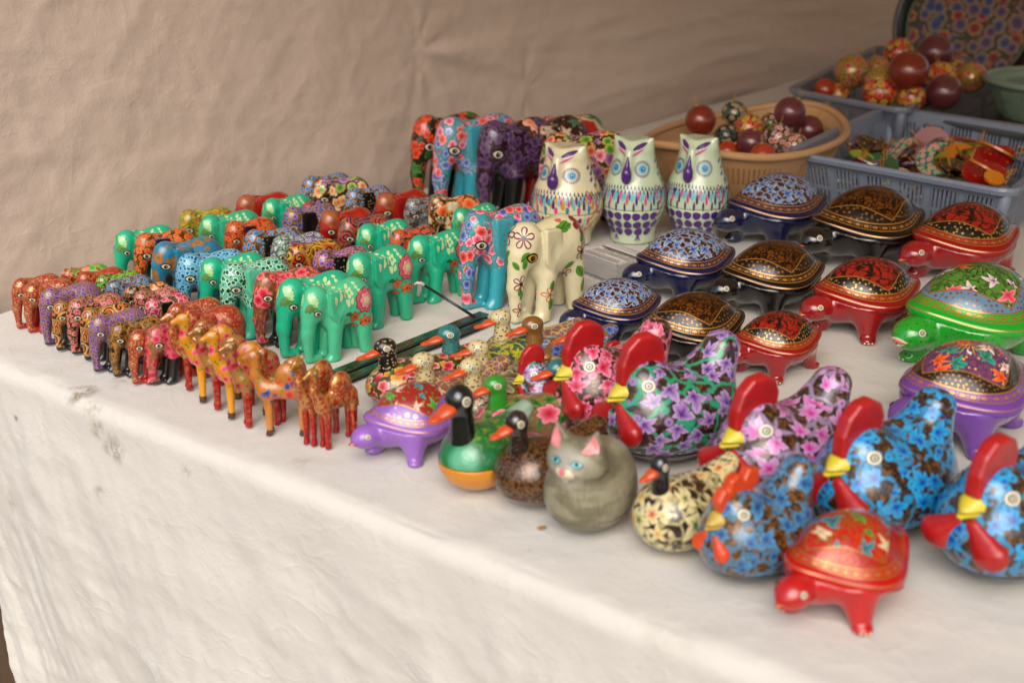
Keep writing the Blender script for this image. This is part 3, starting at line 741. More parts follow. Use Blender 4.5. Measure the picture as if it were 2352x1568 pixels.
def hen(label, u, v, size, coat, basem, yaw=0, anchor=(0, 0, 0), comb='#a51010', beak='#c9b82c', small=False, group='lidded hen boxes', scale=(1, 1, 1)):
    if 'hen' not in _pc:
        lid = nets('lid', split_field(hen_field, SEAM, True), (-.56, -.38, .12), (.52, .38, .95), .0125)
        low = nets('lower_bowl', split_field(hen_field, SEAM, False), (-.52, -.38, -.03), (.52, .38, .19), .0125); bv = bvh_of(lid); D = {}
        D['eyes'] = [eye_decal(bv, (.285, s*.12, .675), (.45, s, .05), .042, .03, 0, 'ring') for s in (1, -1)]
        def bf(p):
            q = p.cap((.385, 0, .580), (.485, 0, .552), .084, .022)
            return smax(q, -p.ell((.485, 0, .565), (.12, .14, .0065), -6), .005)
        D['beak'] = nets('beak', bf, (.24, -.13, .46), (.54, .13, .73), .007)
        wt = []
        for s in (1, -1):
            def wf(p, s=s):
                return p.cap((.430, s*.045, .48), (.425, s*.150, .350), .045, .108, 1.0, 1.6)
            wt.append(nets('wattle', wf, (.30, min(0, s*.30)-.04, .18), (.56, max(0, s*.30)+.04, .58), .009))
        D['wattle'] = wt; D['comb'] = comb_mesh(); D['comb2'] = comb_mesh(1); _pc['hen'] = (lid, low, D)
    lid, low, D = _pc['hen']; t = place('hen_box', label, 'hen box', group, u, v, size, yaw, anchor, scale); m = std()
    link('lid', lid, coat, t); link('lower_bowl', low, basem, t)
    for e in D['eyes']: link('eye', e, [m['w'], m['k']], t)
    cm = lacquer('comb_'+comb[1:], comb, .28, .36, .3); link('comb', D['comb2' if small else 'comb'], cm, t); link('beak', D['beak'], lacquer('hen_beak_'+beak[1:], beak, .2, .42, .15), t)
    for w, sg in zip(D['wattle'], (1, -1)):
        o = link('wattle', w, cm, t)
        if small: o.scale = (.95, .58, .72); o.location = (.03, sg*.02, .12)
    return t

# ------------------------------------------------------------ lidded duck boxes (unit height to the top of the head)
def duck_body(p):
    b = p.ell((0, 0, .29), (.50, .33, .29)); b = smin(b, p.ell((.12, 0, .32), (.33, .30, .28)), .06)
    b = smin(b, p.cap((-.25, 0, .38), (-.62, 0, .60), .17, .07, .75), .10)
    return smax(b, -p.z, .01)
def duck_head(p):
    b = smin(p.cap((.26, 0, .46), (.27, 0, .80), .118, .085), p.ell((.29, 0, .86), (.125, .105, .125)), .04)
    return smax(b, .42-p.z, .01)
def duck(label, u, v, size, coat, headm, basem=None, yaw=0, anchor=(.28, 0, .99), bill='#c9470f', scale=(1, 1, 1), group='lidded duck boxes', seam=.17, hs=1.0):
    key = 'duck%.2f' % seam
    if key not in _pc:
        lid = nets('lid', split_field(duck_body, seam, True), (-.74, -.36, seam-.05), (.54, .36, .72), .013); low = nets('lower_bowl', split_field(duck_body, seam, False), (-.74, -.36, -.03), (.54, .36, seam+.03), .013)
        hd = nets('head', duck_head, (.11, -.15, .38), (.46, .15, 1.03), .010); bv = bvh_of(hd); D = {}
        D['eyes'] = [eye_decal(bv, (.31, s*.1, .88), (.15, s, .05), .040, .03, 0, 'ring') for s in (1, -1)]
        def bf(p):
            q = smin(p.ell((.42, 0, .80), (.10, .072, .048), -16), p.ell((.53, 0, .765), (.095, .052, .026), -10), .03)
            return smax(q, -p.ell((.54, 0, .765), (.12, .12, .004), -12), .004)
        D['bill'] = nets('bill', bf, (.30, -.10, .70), (.65, .10, .88), .0065)
        _pc[key] = (lid, low, hd, D)
    lid, low, hd, D = _pc[key]; t = place('duck_box', label, 'duck box', group, u, v, size, yaw, anchor, scale); m = std()
    link('lid', lid, coat, t); link('lower_bowl', low, basem or coat, t); h = link('head', hd, headm, t); hz = (hs*.9 if hs > 1 else hs); h.scale = (hs, hs, hz); h.location = (.27*(1-hs), 0, .50*(1-hz))
    for e in D['eyes']: link('eye', e, [m['w'], m['k']], h)
    link('bill', D['bill'], lacquer('bill_'+bill[1:], bill, .12), h)
    return t

# ------------------------------------------------------------ lidded owls (unit height)
def owl_field(p):
    b = p.ell((0, 0, .37), (.295, .295, .335)); b = smin(b, p.cap((0, 0, .50), (.005, 0, .84), .272, .178), .06)
    b = smin(b, p.cap((0, 0, .0), (0, 0, .12), .205, .20), .06)
    for s in (-1, 1): b = smin(b, p.cap((.03, .11*s, .86), (.045, .160*s, .975), .06, .026), .05)
    b = smin(b, p.cap((.19, 0, .86), (.255, 0, .66), .03, .035), .06)
    for s in (-1, 1): b = smax(b, -p.ell((.35, .16*s, .71), (.12, .12, .12)), .05)
    return smax(smax(b, -p.z, .01), p.z-.955-.16*np.abs(p.y), .012)
OS = .34
def owl(label, u, v, size, ground, purple_low, yaw=0, scale=(1, 1, 1)):
    if 'owl' not in _pc:
        lid = nets('lid', split_field(owl_field, OS, True, .003), (-.34, -.34, .30), (.34, .34, 1.04), .0115); low = nets('lower_cup', split_field(owl_field, OS, False, .003), (-.34, -.34, -.03), (.34, .34, .37), .0115)
        full = nets('x', lambda p: smax(owl_field(p), -p.z, .01), (-.34, -.34, -.03), (.34, .34, 1.04), .016); bv = bvh_of(full); bpy.data.meshes.remove(full)
        E = []
        for s in (1, -1):
            D = Decal(bv, .0025); w = .60*s; D.frame((0, 0, .715), (math.cos(w), math.sin(w), .0), normal=False)
            for i in range(24): D.poly(rot2(drop(.034, .007), i*2*math.pi/24, (.044*math.cos(i*2*math.pi/24), .044*math.sin(i*2*math.pi/24))), 0, 1, 2)
            D.poly(circ(24, .038), 1, 1); D.poly(circ(20, .018), 2, 2); D.poly(circ(8, .006, (.004, .004)), 3, 3, 1); E.append(D.mesh('eye'))
        bk = nets('beak', lambda p: smin(p.ell((.268, 0, .655), (.042, .046, .07)), p.cap((.265, 0, .70), (.225, 0, .83), .034, .010), .03), (.18, -.08, .56), (.34, .08, .84), .007)
        def at(D, w, z, pts, a, m, lev=1):
            D.frame((0, 0, z), (math.cos(w), math.sin(w), 0), normal=False); D.poly(rot2(pts, a), m, lev, 2)
        sets = []
        for kind in (0, 1):
            rr = random.Random(3+kind); D = Decal(bv, .0025)
            for s in (1, -1):                 # brows: purple above, pink below; s=+1 is the owl's left
                D.frame((0, 0, .90), (math.cos(.55*s), math.sin(.55*s), 0), normal=False); D.poly(rot2(leafp(.155, .020), (.38 if s > 0 else math.pi-.38), (-.075*s, -.015)), 0, 1, 2)
                D.frame((0, 0, .85), (math.cos(.35*s), math.sin(.35*s), 0), normal=False); D.poly(rot2(leafp(.13, .011), (.50 if s > 0 else math.pi-.50), (-.045*s, -.02)), 1, 1, 2)
            N = 30
            for i in range(N):
                w = -1.75+3.5*i/(N-1); at(D, w, .575+.008*math.cos(w*2)-.01*abs(w), drop(.042, .010), -1.57, 2 if i % 2 else 0)
                at(D, w+.05, .548-.01*abs(w), drop(.05, .010), -1.57, 0 if i % 2 else 2)
            cols = [3, 4, 1, 3, 5, 0] if kind == 0 else [3, 0, 3, 1]
            N = 22
            for i in range(N):
                w = -1.5+3.0*i/(N-1); at(D, w, .52-.015*abs(w), drop(.085+.03*(i % 2), .016), -1.57, cols[i % len(cols)])
                at(D, w+.07, .44, drop(.09, .017), 1.57, cols[(i+2) % len(cols)])
            if kind == 0:
                for i in range(9): at(D, -1.25+2.5*i/8, .40, drop(.11, .024), 1.57, 4, .6); at(D, -1.1+2.5*i/8, .33, drop(.10, .020), 1.57, 5 if i % 2 else 1, 1.2)
            for s in (1, -1):                 # wings
                for r_ in range(11):
                    for k in range(3):
                        z = .80-.058*r_-.012*k; w = ((1.30 if z < .62 else 1.55)+.30*k+(.10 if r_ % 2 else 0))*s
                        if z < .12: continue
                        at(D, w, z, drop(.085 if z < .62 else .065, .019 if kind == 0 else .015), (math.pi+.75) if s > 0 else -.75, 0 if z > .62 else (4 if kind == 0 else 6))
                for r_ in range(9): at(D, 1.08*s, .56-.052*r_, circ(10, .012), 0, 1)
                for r_ in range(7): at(D, .97*s, .50-.06*r_, leafp(.045, .006), 1.57, 3)
            if kind == 1:                     # purple grapes and feet on the lower cup
                for row, (z, n, off) in enumerate(((.290, 8, 0), (.205, 7, .16), (.130, 6, .05))):
                    for i in range(n):
                        w = -1.1+2.2*(i+.5*(row % 2))/(n-.5); at(D, w, z, circ(16, .034), 0, 3, .5); at(D, w, z, rosette(.038, 3, .06, 16), rr.random()*6, 0, 1.2)
                for i in range(9): at(D, -1.1+2.2*i/8, .335, leafp(.09, .010), 1.57, 0, 1.4)
            else:
                for row, (z, n) in enumerate(((.26, 9), (.19, 8))):
                    for i in range(n): at(D, -1.1+2.2*(i+.5*(row % 2))/(n-1), z, leafp(.06, .016), 1.57, 4 if row else 0, .8)
            for s in (1, -1):
                for a in (-1.95, -1.57, -1.2): 
                    D.frame((0, 0, .10), (math.cos(.5*s), math.sin(.5*s), 0), normal=False); D.poly(rot2(leafp(.075, .0055), a, (0, .0)), 0, 1, 2)
                D.poly(rot2(leafp(.10, .0065), 1.3 if s > 0 else 1.84, (0, -.01)), 0, 1, 2)
            sets.append(D)
        # split the painted marks between lid and cup so that each follows its own part
        paints = []
        for D in sets:
            pr = []
            for top in (1, 0):
                keep = [i for i, f in enumerate(D.f) if (sum(D.v[j][2] for j in f)/len(f) >= OS+.001) == bool(top)]
                pr.append(mesh('painted_feathers', D.v, [D.f[i] for i in keep], [D.m[i] for i in keep]))
            paints.append(pr)
        _pc['owl'] = (lid, low, E, bk, paints)
    lid, low, E, bk, paints = _pc['owl']; t = place('owl_box', label, 'owl box', 'painted owl boxes', u, v, size, yaw, (0, 0, 0), scale)
    gm = lacquer('owl_'+ground[1:], ground, .05, .25, .7); pu = lacquer('paint_purple', '#4a1a72', .25, .3); pk = lacquer('paint_pink', '#cf3d86', .2); nv = lacquer('paint_navy', '#2b2038', .2)
    tq = lacquer('paint_turquoise', '#5fb7bd', .25); oc = lacquer('paint_ochre', '#c08a2c', .2); te = lacquer('paint_teal', '#2c7f86', .2); ol = lacquer('paint_olive', '#6a6550', .2)
    pm = [pu, pk, nv, tq, oc, te, ol]
    l = link('lid', lid, gm, t); w = link('lower_cup', low, gm, t)
    for e in E: link('eye', e, [pu, lacquer('paint_sky', '#3b9ec2', .15), lacquer('paint_blue', '#1f3f86', .1), std()['w']], l)
    link('beak', bk, pu, l); pr = paints[1 if purple_low else 0]; link('painted_feathers', pr[0], pm, l); link('painted_feathers', pr[1], pm, w)
    return t

# ------------------------------------------------------------ the cat box (unit height to the ear tips)
def cat_field(p):
    b = p.ell((-.06, 0, .33), (.46, .37, .345)); b = smin(b, p.ell((.12, 0, .45), (.27, .27, .32)), .08); b = smin(b, p.ell((-.22, 0, .48), (.27, .27, .24)), .08)
    h = p.ell((.19, 0, .68), (.20, .262, .20)); h = smin(h, p.ell((.375, 0, .655), (.06, .075, .05)), .05); b = smin(b, h, .025)
    for s in (-1, 1):
        e = p.cap((.18, .135*s, .80), (.20, .185*s, .975), .115, .014); e = smax(e, p.x-.235, .02); e = smax(e, -p.ell((.27, .16*s, .88), (.055, .06, .10)), .015); b = smin(b, e, .02)
    return b
def cat(label, u, v, size, yaw=0):
    lid = nets('lid', split_field(cat_field, .185, True, .005), (-.58, -.42, .15), (.50, .42, 1.02), .0125); low = nets('lower_bowl', split_field(cat_field, .185, False, .005), (-.58, -.42, -.03), (.50, .42, .22), .0125)
    bv = bvh_of(lid); t = place('cat_box', label, 'cat box', None, u, v, size, yaw, (0, 0, 0))
    g = G('cat_fur'); x, y, z = g.xyz(g.tc.outputs['Object']); co = g.co(); st = g.V('MULTIPLY', co, (1, 1, .12)); hair = g.noise(st, 55, 4, .7)
    col = g.mix(hair, hx('#3b372a'), hx('#8a8468')); bands = g.noise(g.V('MULTIPLY', g.warp(co, .1, 3), (.3, .3, 1)), 9, 2); col = g.mix(g.mul(g.step(bands, .52, .08), .6), col, g.mix(hair, hx('#77735c'), hx('#b0ab90')))
    face = g.inv(g.step(g.V('DISTANCE', g.tc.outputs['Object'], (.39, 0, .70)), .155, .05)); col = g.mix(g.mul(face, .75), col, hx('#99968c'))
    fm = g.done(col, .5, .3, bump=hair, bstr=.25, bdist=.004)
    l = link('lid', lid, fm, t); link('lower_bowl', low, fm, t)
    pk = lacquer('ear_pink', '#d98588', .1, .5); m = std(); bl = lacquer('eye_aqua', '#67b6c0', .1); cr = lacquer('muzzle_cream', '#cbc6a4', .1, .5)
    for s in (1, -1):
        D = Decal(bv, .004); D.frame((.235, .158*s, .87), (1, 0, .05), normal=False); D.poly([(-.060, -.055), (0, -.065), (.060, -.055), (.045+.01*s, .0), (.012*s+.02, .06), (.012*s, .085), (.012*s-.02, .06), (-.045+.01*s, .0)], 0, 1, 4); link('inner_ear', D.mesh('inner_ear'), pk, l)
        D = Decal(bv, .004); D.frame((.35, .088*s, .735), (1, .35*s, .1)); D.poly(almond(.055, .034), 2, .8); D.poly(almond(.045, .026), 0, 1.6); D.poly(circ(12, .017, (0, .006)), 1, 2.4); link('eye', D.mesh('eye'), [bl, m['k'], lacquer('eye_rim', '#4a463c', .1)], l)
    D = Decal(bv, .004); D.frame((.42, 0, .655), (1, 0, .0)); D.poly(circ(16, .048, (.038, -.01)), 0, 1); D.poly(circ(16, .048, (-.038, -.01)), 0, 1.2); D.poly(circ(16, .036, (0, -.055)), 0, 1.1); D.poly(rot2(almond(.030, .026), 0, (0, .02)), 1, 2.2)
    link('muzzle', D.mesh('muzzle'), [cr, lacquer('nose_pink', '#c9606c', .1)], l)
    D = Decal(bv, .004)
    for s in (1, -1):
        D.frame((.40, .06*s, .665), (1, .5*s, .0))
        for a in (-.25, .05, .35): D.poly(rot2(leafp(.09, .0022), a if s > 0 else math.pi-a, (.02*s, 0)), 0, 1.5, 2)
    link('whiskers', D.mesh('whiskers'), m['w'], l)
    return t

# ------------------------------------------------------------ baubles, baskets, ornaments
def bauble(label, u, v, z, rpx, mat, loop=True, group='painted baubles'):
    c = P(u, v, z); d = (c-Vector((0, 0, H))).length; r = rpx*d/FPX
    if 'ball' not in _pc:
        b = MB(); b.lathe([(math.sin(math.pi*i/22), -math.cos(math.pi*i/22)) for i in range(23)], 40); _pc['ball'] = b.mesh('ball')
        b = MB(); b.lathe([(.0, 1.09), (.11, 1.09), (.13, 1.06), (.13, .97)], 16); _pc['cap'] = b.mesh('cap')
        b = MB(); b.tube([(.0, 0, 1.08), (.10, 0, 1.35), (.05, .02, 1.60), (-.05, 0, 1.60), (-.10, .0, 1.35), (0, 0, 1.08)], .022, 6); _pc['loop'] = b.mesh('hanging_loop')
    rr = random.Random(int(u*7+v)); t = empty('bauble', c, rr.uniform(0, 6), r); t.rotation_euler = (rr.uniform(-.7, .7), rr.uniform(-.7, .7), rr.uniform(0, 6)); tag(t, label, 'bauble', group)
    link('ball', _pc['ball'], mat, t); link('cap', _pc['cap'], lacquer('brass', '#9a7434', .1, .3), t)
    if loop: link('hanging_loop', _pc['loop'], lacquer('gold_cord', '#b98429', .1, .6, 0), t)
    return t
def wall_patch(b, p00, p10, p01, p11, n, bars, rows, th, inward, rib_every=8):
    """slotted basket wall: bottom edge p00-p10, top edge p01-p11"""
    def pt(s, t, o=0): 
        a = p00.lerp(p10, s); c = p01.lerp(p11, s); return a.lerp(c, t)+inward*o
    def slab(s0, s1, t0, t1, o=0.0, k=1.0):
        q = [pt(s0, t0, o), pt(s1, t0, o), pt(s1, t1, o), pt(s0, t1, o)]; q2 = [pt(s0, t0, o+th*k), pt(s1, t0, o+th*k), pt(s1, t1, o+th*k), pt(s0, t1, o+th*k)]
        b.hexa([q[0], q[1], q[2], q[3], q2[0], q2[1], q2[2], q2[3]])
    bands = [0, .10]; step = (.86-.10)/rows
    slab(0, 1, 0, .10)
    for r in range(rows):
        t0 = .10+step*r; t1 = t0+step*.86; slab(0, 1, t1, t0+step)
        w = 1.0/bars
        for i in range(bars+1):
            s = i*w; wide = (i % rib_every == 0); h = w*(.95 if wide else .26); slab(max(0, s-h), min(1, s+h), t0, t1, th*.1, .8)
    slab(0, 1, .86, 1.0)
def rect_basket(label, O, E1, E2, h, colour, bars=(32, 24), rows=2, inset=.10):
    t = empty('basket', O, 0.0); tag(t, label, 'basket', 'plastic baskets'); mt = lacquer('plastic_'+colour[1:], colour, .06, .42, .1)
    z = Vector((0, 0, h)); c = (E1+E2)/2
    top = [Vector((0, 0, 0))+z, E1+z, E1+E2+z, E2+z]; bot = [c+(v-z-c)*(1-inset) for v in top]
    for v in bot: v.z = .004
    bars4 = [bars[0], bars[1], bars[0], bars[1]]
    for i in range(4):
        j = (i+1) % 4; b = MB(); e = (top[j]-top[i]).normalized(); n = Vector((0, 0, 1)).cross(e)
        e2 = e*.012
        wall_patch(b, bot[i]+e2, bot[j]-e2, top[i]+e2, top[j]-e2, 1, bars4[i], rows, .0025, n); link('wall', b.mesh('wall', False), mt, t)
        b = MB(); L = (top[i]-bot[i]); b.tube([bot[i]+n*.004+e*.006, bot[i]+L*.5+n*.004+e*.006, top[i]+n*.004+e*.006], .010, 10); link('corner_post', b.mesh('corner_post'), mt, t)
    b = MB(); pts = []
    for i in range(4):
        a0, a1, a2 = top[i-1], top[i], top[(i+1) % 4]; d0 = (a0-a1).normalized(); d1 = (a2-a1).normalized(); r = .022
        for k in range(6):
            s = k/5; p = a1+d0*r*(1-s)**2+d1*r*s**2; pts.append(p)
    k0 = len(pts); prof = [(-.002, .0), (.012, .002), (.014, -.003), (.012, -.010), (.0095, -.010), (.009, -.003), (-.002, -.005)]
    cen = sum(pts, Vector())/len(pts)
    for i, p in enumerate(pts):
        tt = (pts[(i+1) % k0]-pts[i-1]).normalized(); out = tt.cross(Vector((0, 0, 1)))
        if out.dot(p-cen) < 0: out = -out
        for (o, zz) in prof: b.v.append(tuple(p+out*o+Vector((0, 0, zz))))
    m = len(prof)
    for i in range(k0):
        for j in range(m):
            b.f.append((i*m+j, i*m+(j+1) % m, ((i+1) % k0)*m+(j+1) % m, ((i+1) % k0)*m+j)); b.m.append(0)
    link('rim', b.mesh('rim', False), mt, t)
    b = MB(); q = [v.copy() for v in bot]; b.hexa([q[0], q[1], q[2], q[3]]+[v+Vector((0, 0, .003)) for v in q]); link('floor_panel', b.mesh('floor_panel', False), mt, t)
    return t
def oval_basket(label, c, ra, rb, rz, h, colour, wave=.022):
    t = empty('basket', c, rz); tag(t, label, 'basket', 'plastic baskets'); mt = lacquer('plastic_'+colour[1:], colour, .06, .42, .1)
    N = 120
    def pt(w, s, o=0): 
        f = .74+.26*s; hh = h+wave*(.5+.5*math.cos(2*w))**2*1.0
        return Vector(((ra*f+o)*math.cos(w), (rb*f+o)*math.sin(w), .004+(hh-.004)*s))
    b = MB()
    def slab(w0, w1, s0, s1, th=.0028):
        q = [pt(w0, s0), pt(w1, s0), pt(w1, s1), pt(w0, s1)]; q2 = [pt(w0, s0, th), pt(w1, s0, th), pt(w1, s1, th), pt(w0, s1, th)]; b.hexa(q+q2)
    for i in range(N):
        w0, w1 = 2*math.pi*i/N, 2*math.pi*(i+1)/N
        slab(w0, w1, 0, .14); slab(w0, w1, .46, .54); slab(w0, w1, .80, 1.0)
        sec = i % 20
        if sec < 4: slab(w0, w1, .14, .46); slab(w0, w1, .54, .80)
        else:
            wm = (w0+w1)/2; slab(w0, wm, .14, .46); slab(w0, wm, .54, .80)
    link('wall', b.mesh('wall', False), mt, t)
    b = MB(); b.tube([pt(2*math.pi*i/N, 1.0, .004) for i in range(N)], .0075, 8, closed=True); link('rim', b.mesh('rim'), mt, t)
    b = MB(); b.lathe([(.0, .004), (.74, .004), (.745, .008)], N, sx=ra, sy=rb); link('floor_panel', b.mesh('floor_panel'), mt, t)
    return t
def crescent_pts(r, n=20, open_=.9):
    o = [(r*math.cos(a), r*math.sin(a)) for a in [open_+(2*math.pi-2*open_)*i/n for i in range(n+1)]]
    x0 = r*math.cos(open_); cx = x0*.95; r2 = math.hypot(r*math.cos(open_)-cx, r*math.sin(open_))
    a0 = math.atan2(r*math.sin(open_), r*math.cos(open_)-cx)
    i_ = [(cx+r2*math.cos(a)*1.0, r2*math.sin(a)) for a in [-a0-(2*math.pi-2*a0)*i/n for i in range(1, n)]]
    return o+i_
def flat_ornament(name, label, pts, u, v, z, mat, tilt, rz, th=.004, s=1.0, group='flat hanging ornaments'):
    b = MB(); n = len(pts); cx = sum(p[0] for p in pts)/n; cy = sum(p[1] for p in pts)/n
    import mathutils
    tri = mathutils.geometry.tessellate_polygon([[Vector((x, y, 0)) for x, y in pts]])
    vs = [(x, y, th/2) for x, y in pts]+[(x, y, -th/2) for x, y in pts]
    fs = [tuple(f) for f in tri]+[tuple(i+n for i in reversed(f)) for f in tri]+[(i, (i+1) % n, n+(i+1) % n, n+i) for i in range(n)]
    t = empty(name, P(u, v, z), 0, s); t.rotation_euler = (tilt[0], tilt[1], rz); tag(t, label, 'ornament', group)
    link('painted_board', mesh('painted_board', vs, fs, None, False), mat, t)
    b = MB(); x, y = pts[0]; x *= .9; y *= .9; b.tube([(x, y, .002), (x*1.2, y*1.15, .02), (x*1.5, y*1.3, .022), (x*1.3, y*1.1, .006), (x, y, .002)], .0011, 5); link('hanging_loop', b.mesh('hanging_loop'), lacquer('gold_cord', '#b98429', .1, .6, 0), t)
    return t

# ------------------------------------------------------------ the setting
def grid_mesh(name, Pn, smooth=True):
    n, m = Pn.shape[:2]; idx = np.arange(n*m).reshape(n, m)
    Q = np.stack([idx[:-1, :-1], idx[1:, :-1], idx[1:, 1:], idx[:-1, 1:]], -1).reshape(-1, 4)
    return npmesh(name, Pn.reshape(-1, 3), Q, smooth)
A3 = np.array([A.x, A.y, 0]); B3 = np.array([B.x, B.y, 0]); C3 = np.array([CORNER.x, CORNER.y, 0])
def build_cloth():
    a = np.concatenate([np.arange(0, 1.7, .005), np.arange(1.7, 4.4, .03)])
    bt = np.concatenate([np.arange(5.6, 1.6, -.04), np.arange(1.6, .025, -.006)])
    RR = .022; arc = np.linspace(0, math.pi/2, 9); dz = np.arange(.005, .74, .005)
    AA, SS = np.meshgrid(a, np.arange(len(bt)+len(arc)+len(dz)), indexing='ij')
    b = np.concatenate([bt, RR-RR*np.sin(arc), np.zeros(len(dz))]); z = np.concatenate([np.zeros(len(bt)), -RR+RR*np.cos(arc), -RR-dz])
    nb = np.concatenate([np.zeros(len(bt)), -np.sin(arc), -np.ones(len(dz))]); nz = np.concatenate([np.ones(len(bt)), np.cos(arc), np.zeros(len(dz))])
    Bv, Zv, NB, NZ = b[SS], z[SS], nb[SS], nz[SS]
    path = np.concatenate([-bt, -RR+RR*arc, RR*(math.pi/2-1)+dz])[SS]
    top = -.0010+.0011*np.clip(ridged(AA*7+Bv*2, Bv*9-AA*3, 5), -1, 1)-.0006
    near = np.clip((.10-Bv)/.10, 0, 1)*(NB > -.5)
    top = top - .0035*near*np.abs(fbm(AA*9, Bv*5, 11))
    dr = np.clip(-Zv/.10, 0, 1)
    diag = AA*.8+Zv*1.0
    fold = .018*fbm(AA*4.2, Zv*1.1, 21, 2)*np.clip(-Zv/.35, 0, 1) + .0011*ridged((AA+.45*Zv)*9, (Zv-.3*AA)*3.0, 31, 2) + .0008*ridged((Zv+.2*AA)*22, (AA-.3*Zv)*18, 41, 3)
    left = np.exp(-AA/.22); fold = fold + left*.006*np.abs(fbm(AA*18+Zv*4, Zv*2.5, 51, 2))+left*.0022*ridged(AA*40+Zv*9, Zv*16, 61, 2)*np.clip(-Zv*3, 0, 1)
    drape = fold*dr+.002*fbm(AA*12, path*12, 71, 2)
    D = np.where(NB < -.02, drape*(-NB)+top*NZ, top)
    Pn = C3 + A3*AA[..., None] + B3*(Bv+NB*D)[..., None]; Pn[..., 2] = Zv+NZ*D
    # the hem swings in towards the right at the left end
    sw = np.clip(-Zv/.5, 0, 1.5)**1.1*.100*np.clip(1-AA/1.2, 0, 1); Pn = Pn + A3*sw[..., None]
    sag = .008*np.exp(-AA/.05)*np.exp(-Bv/.08)*(Bv < .4); Pn[..., 2] -= sag
    return grid_mesh('cloth_sheet', Pn)
stain_pts = []
def cpt(u, v):                                # point on the front drape seen at (u, v)
    d = ray(u, v); n = B; o = Vector((0, 0, H)); t = (CORNER-o).dot(n)/d.dot(n); return o+d*t
for (u, v, r, s, c) in ((187, 895, .022, .95, '#6a5838'), (205, 935, .016, .8, '#75643f'), (222, 985, .016, .8, '#75643f'), (262, 1030, .022, .7, '#6a5a3c'), (240, 1130, .014, .55, '#6a5a3c'), (30, 1150, .018, .4, '#7a6a4a'), (430, 1080, .01, .5, '#5c5040'), (275, 870, .02, .35, '#6a5a3c'), (40, 960, .006, .9, '#3a3028')):
    q = P(u, v) if v < 839+.393*u-8 else cpt(u, v); stain_pts.append((q, r, 0, s, c))
for (u, v, r, s, c) in ((1030, 1243, .004, .7, '#75643f'), (1244, 1212, .006, .0, '#a5702c'), (1500, 1470, .05, .2, '#8a7a5a'), (700, 1060, .02, .3, '#7a6a4a')):
    q = P(u, v); stain_pts.append((q, r, 0, s, c))
tc_mat = cloth_mat('white_cotton', '#c3c0b8', '#cdcac3', stain_pts, crinkle=(9, .35), grime=True, ck=1.5)
cl = link('tablecloth', build_cloth(), tc_mat); tag(cl, 'creased white cotton cloth draped over the whole stall table', 'tablecloth')

def build_curtain():
    b = np.concatenate([np.arange(-.03, 3.0, .008), np.arange(3.0, 6.4, .02)]); z = np.concatenate([np.arange(-.14, -.05, .03), np.arange(-.05, 1.0, .0065), np.arange(1.0, 2.1, .05)])
    BB, ZZ = np.meshgrid(b, z, indexing='ij')
    near = np.clip(1-(BB-.9)/1.4, 0, 1); far = 1-near
    d = .010*fbm(BB*1.6, ZZ*1.3, 101, 2)
    d = d + near*(.0009*ridged(BB*14+ZZ*6, ZZ*9-BB*2, 111, 3)+.0009*ridged(BB*12-ZZ*9, ZZ*8, 117, 3))
    zz = ZZ+.03*np.sin(BB*2.2)-.05*BB*0
    d = d + far*(.0050*ridged(BB*1.3, zz*10, 121, 3)+.0005*ridged(BB*12, zz*18, 125, 2))
    d = d + .0007*ridged(BB*4, zz*22+BB*3, 131, 3)
    o = Vector((0, 0, H)); 
    def hit(u, v):
        r_ = ray(u, v); t = (CORNER-o).dot(A)/r_.dot(A); q = o+r_*t; return (q-CORNER).dot(B), q.z
    for (u, v, rad, amp, k) in ((985, 125, .14, .0022, 9), (1230, 215, .2, .002, 6)):
        b0, z0 = hit(u, v); dx, dz = BB-b0, ZZ-z0; r = np.hypot(dx, dz); th = np.arctan2(dz, dx)
        d = d + amp*np.exp(-(r/rad)**2)*np.clip(r/.02, 0, 1)*np.cos(k*th+2.5*vnoise(th*2+7, r*9, 7))*(.6+.4*np.cos(th))
    # long sagging pulls that run from the pinched spot to the right
    b0, z0 = hit(985, 125)
    for i, (sl, am) in enumerate(((-.02, .0055), (-.10, .005), (-.17, .0045), (.05, .0045))):
        x = BB-b0; c = z0+sl*x-.03*np.sin(np.clip(x, 0, 1.4)/1.4*math.pi); w = .010+.012*np.clip(x, 0, 2); d = d + am*np.exp(-((ZZ-c)/w)**2)*(x > 0)*np.clip(x/.1, 0, 1)*np.exp(-np.clip(x, 0, 9)/1.3)
    Pn = C3 + A3*(-.012-np.abs(.0)+np.minimum(d, .03)-.02)[..., None] + B3*BB[..., None]; Pn[..., 2] = ZZ
    return grid_mesh('curtain_sheet', Pn)
cu = link('backdrop_curtain', build_curtain(), cloth_mat('taupe_cotton', '#c8b5a5', '#d0beb0', crinkle=(13, .30), ck=1.0)); tag(cu, 'plain taupe cotton curtain hanging wrinkled behind the table', 'curtain')
gm = G('carpet'); gc = gm.mix(gm.noise(gm.tc.outputs['Object'], 160, 4, .8), hx('#3a2716'), hx('#7a5c3c')); gmat = gm.done(gc, .95, 0, bump=gm.noise(gm.tc.outputs['Object'], 300, 3), bstr=.6, bdist=.01)
b = MB(); S = 60; b.add([(-S, -S, 0), (S, -S, 0), (S, S, 0), (-S, S, 0)], [(0, 1, 2, 3)]); gr = link('ground', b.mesh('ground', False), gmat); gr.location = (0, 0, FLOOR); gr['kind'] = 'structure'

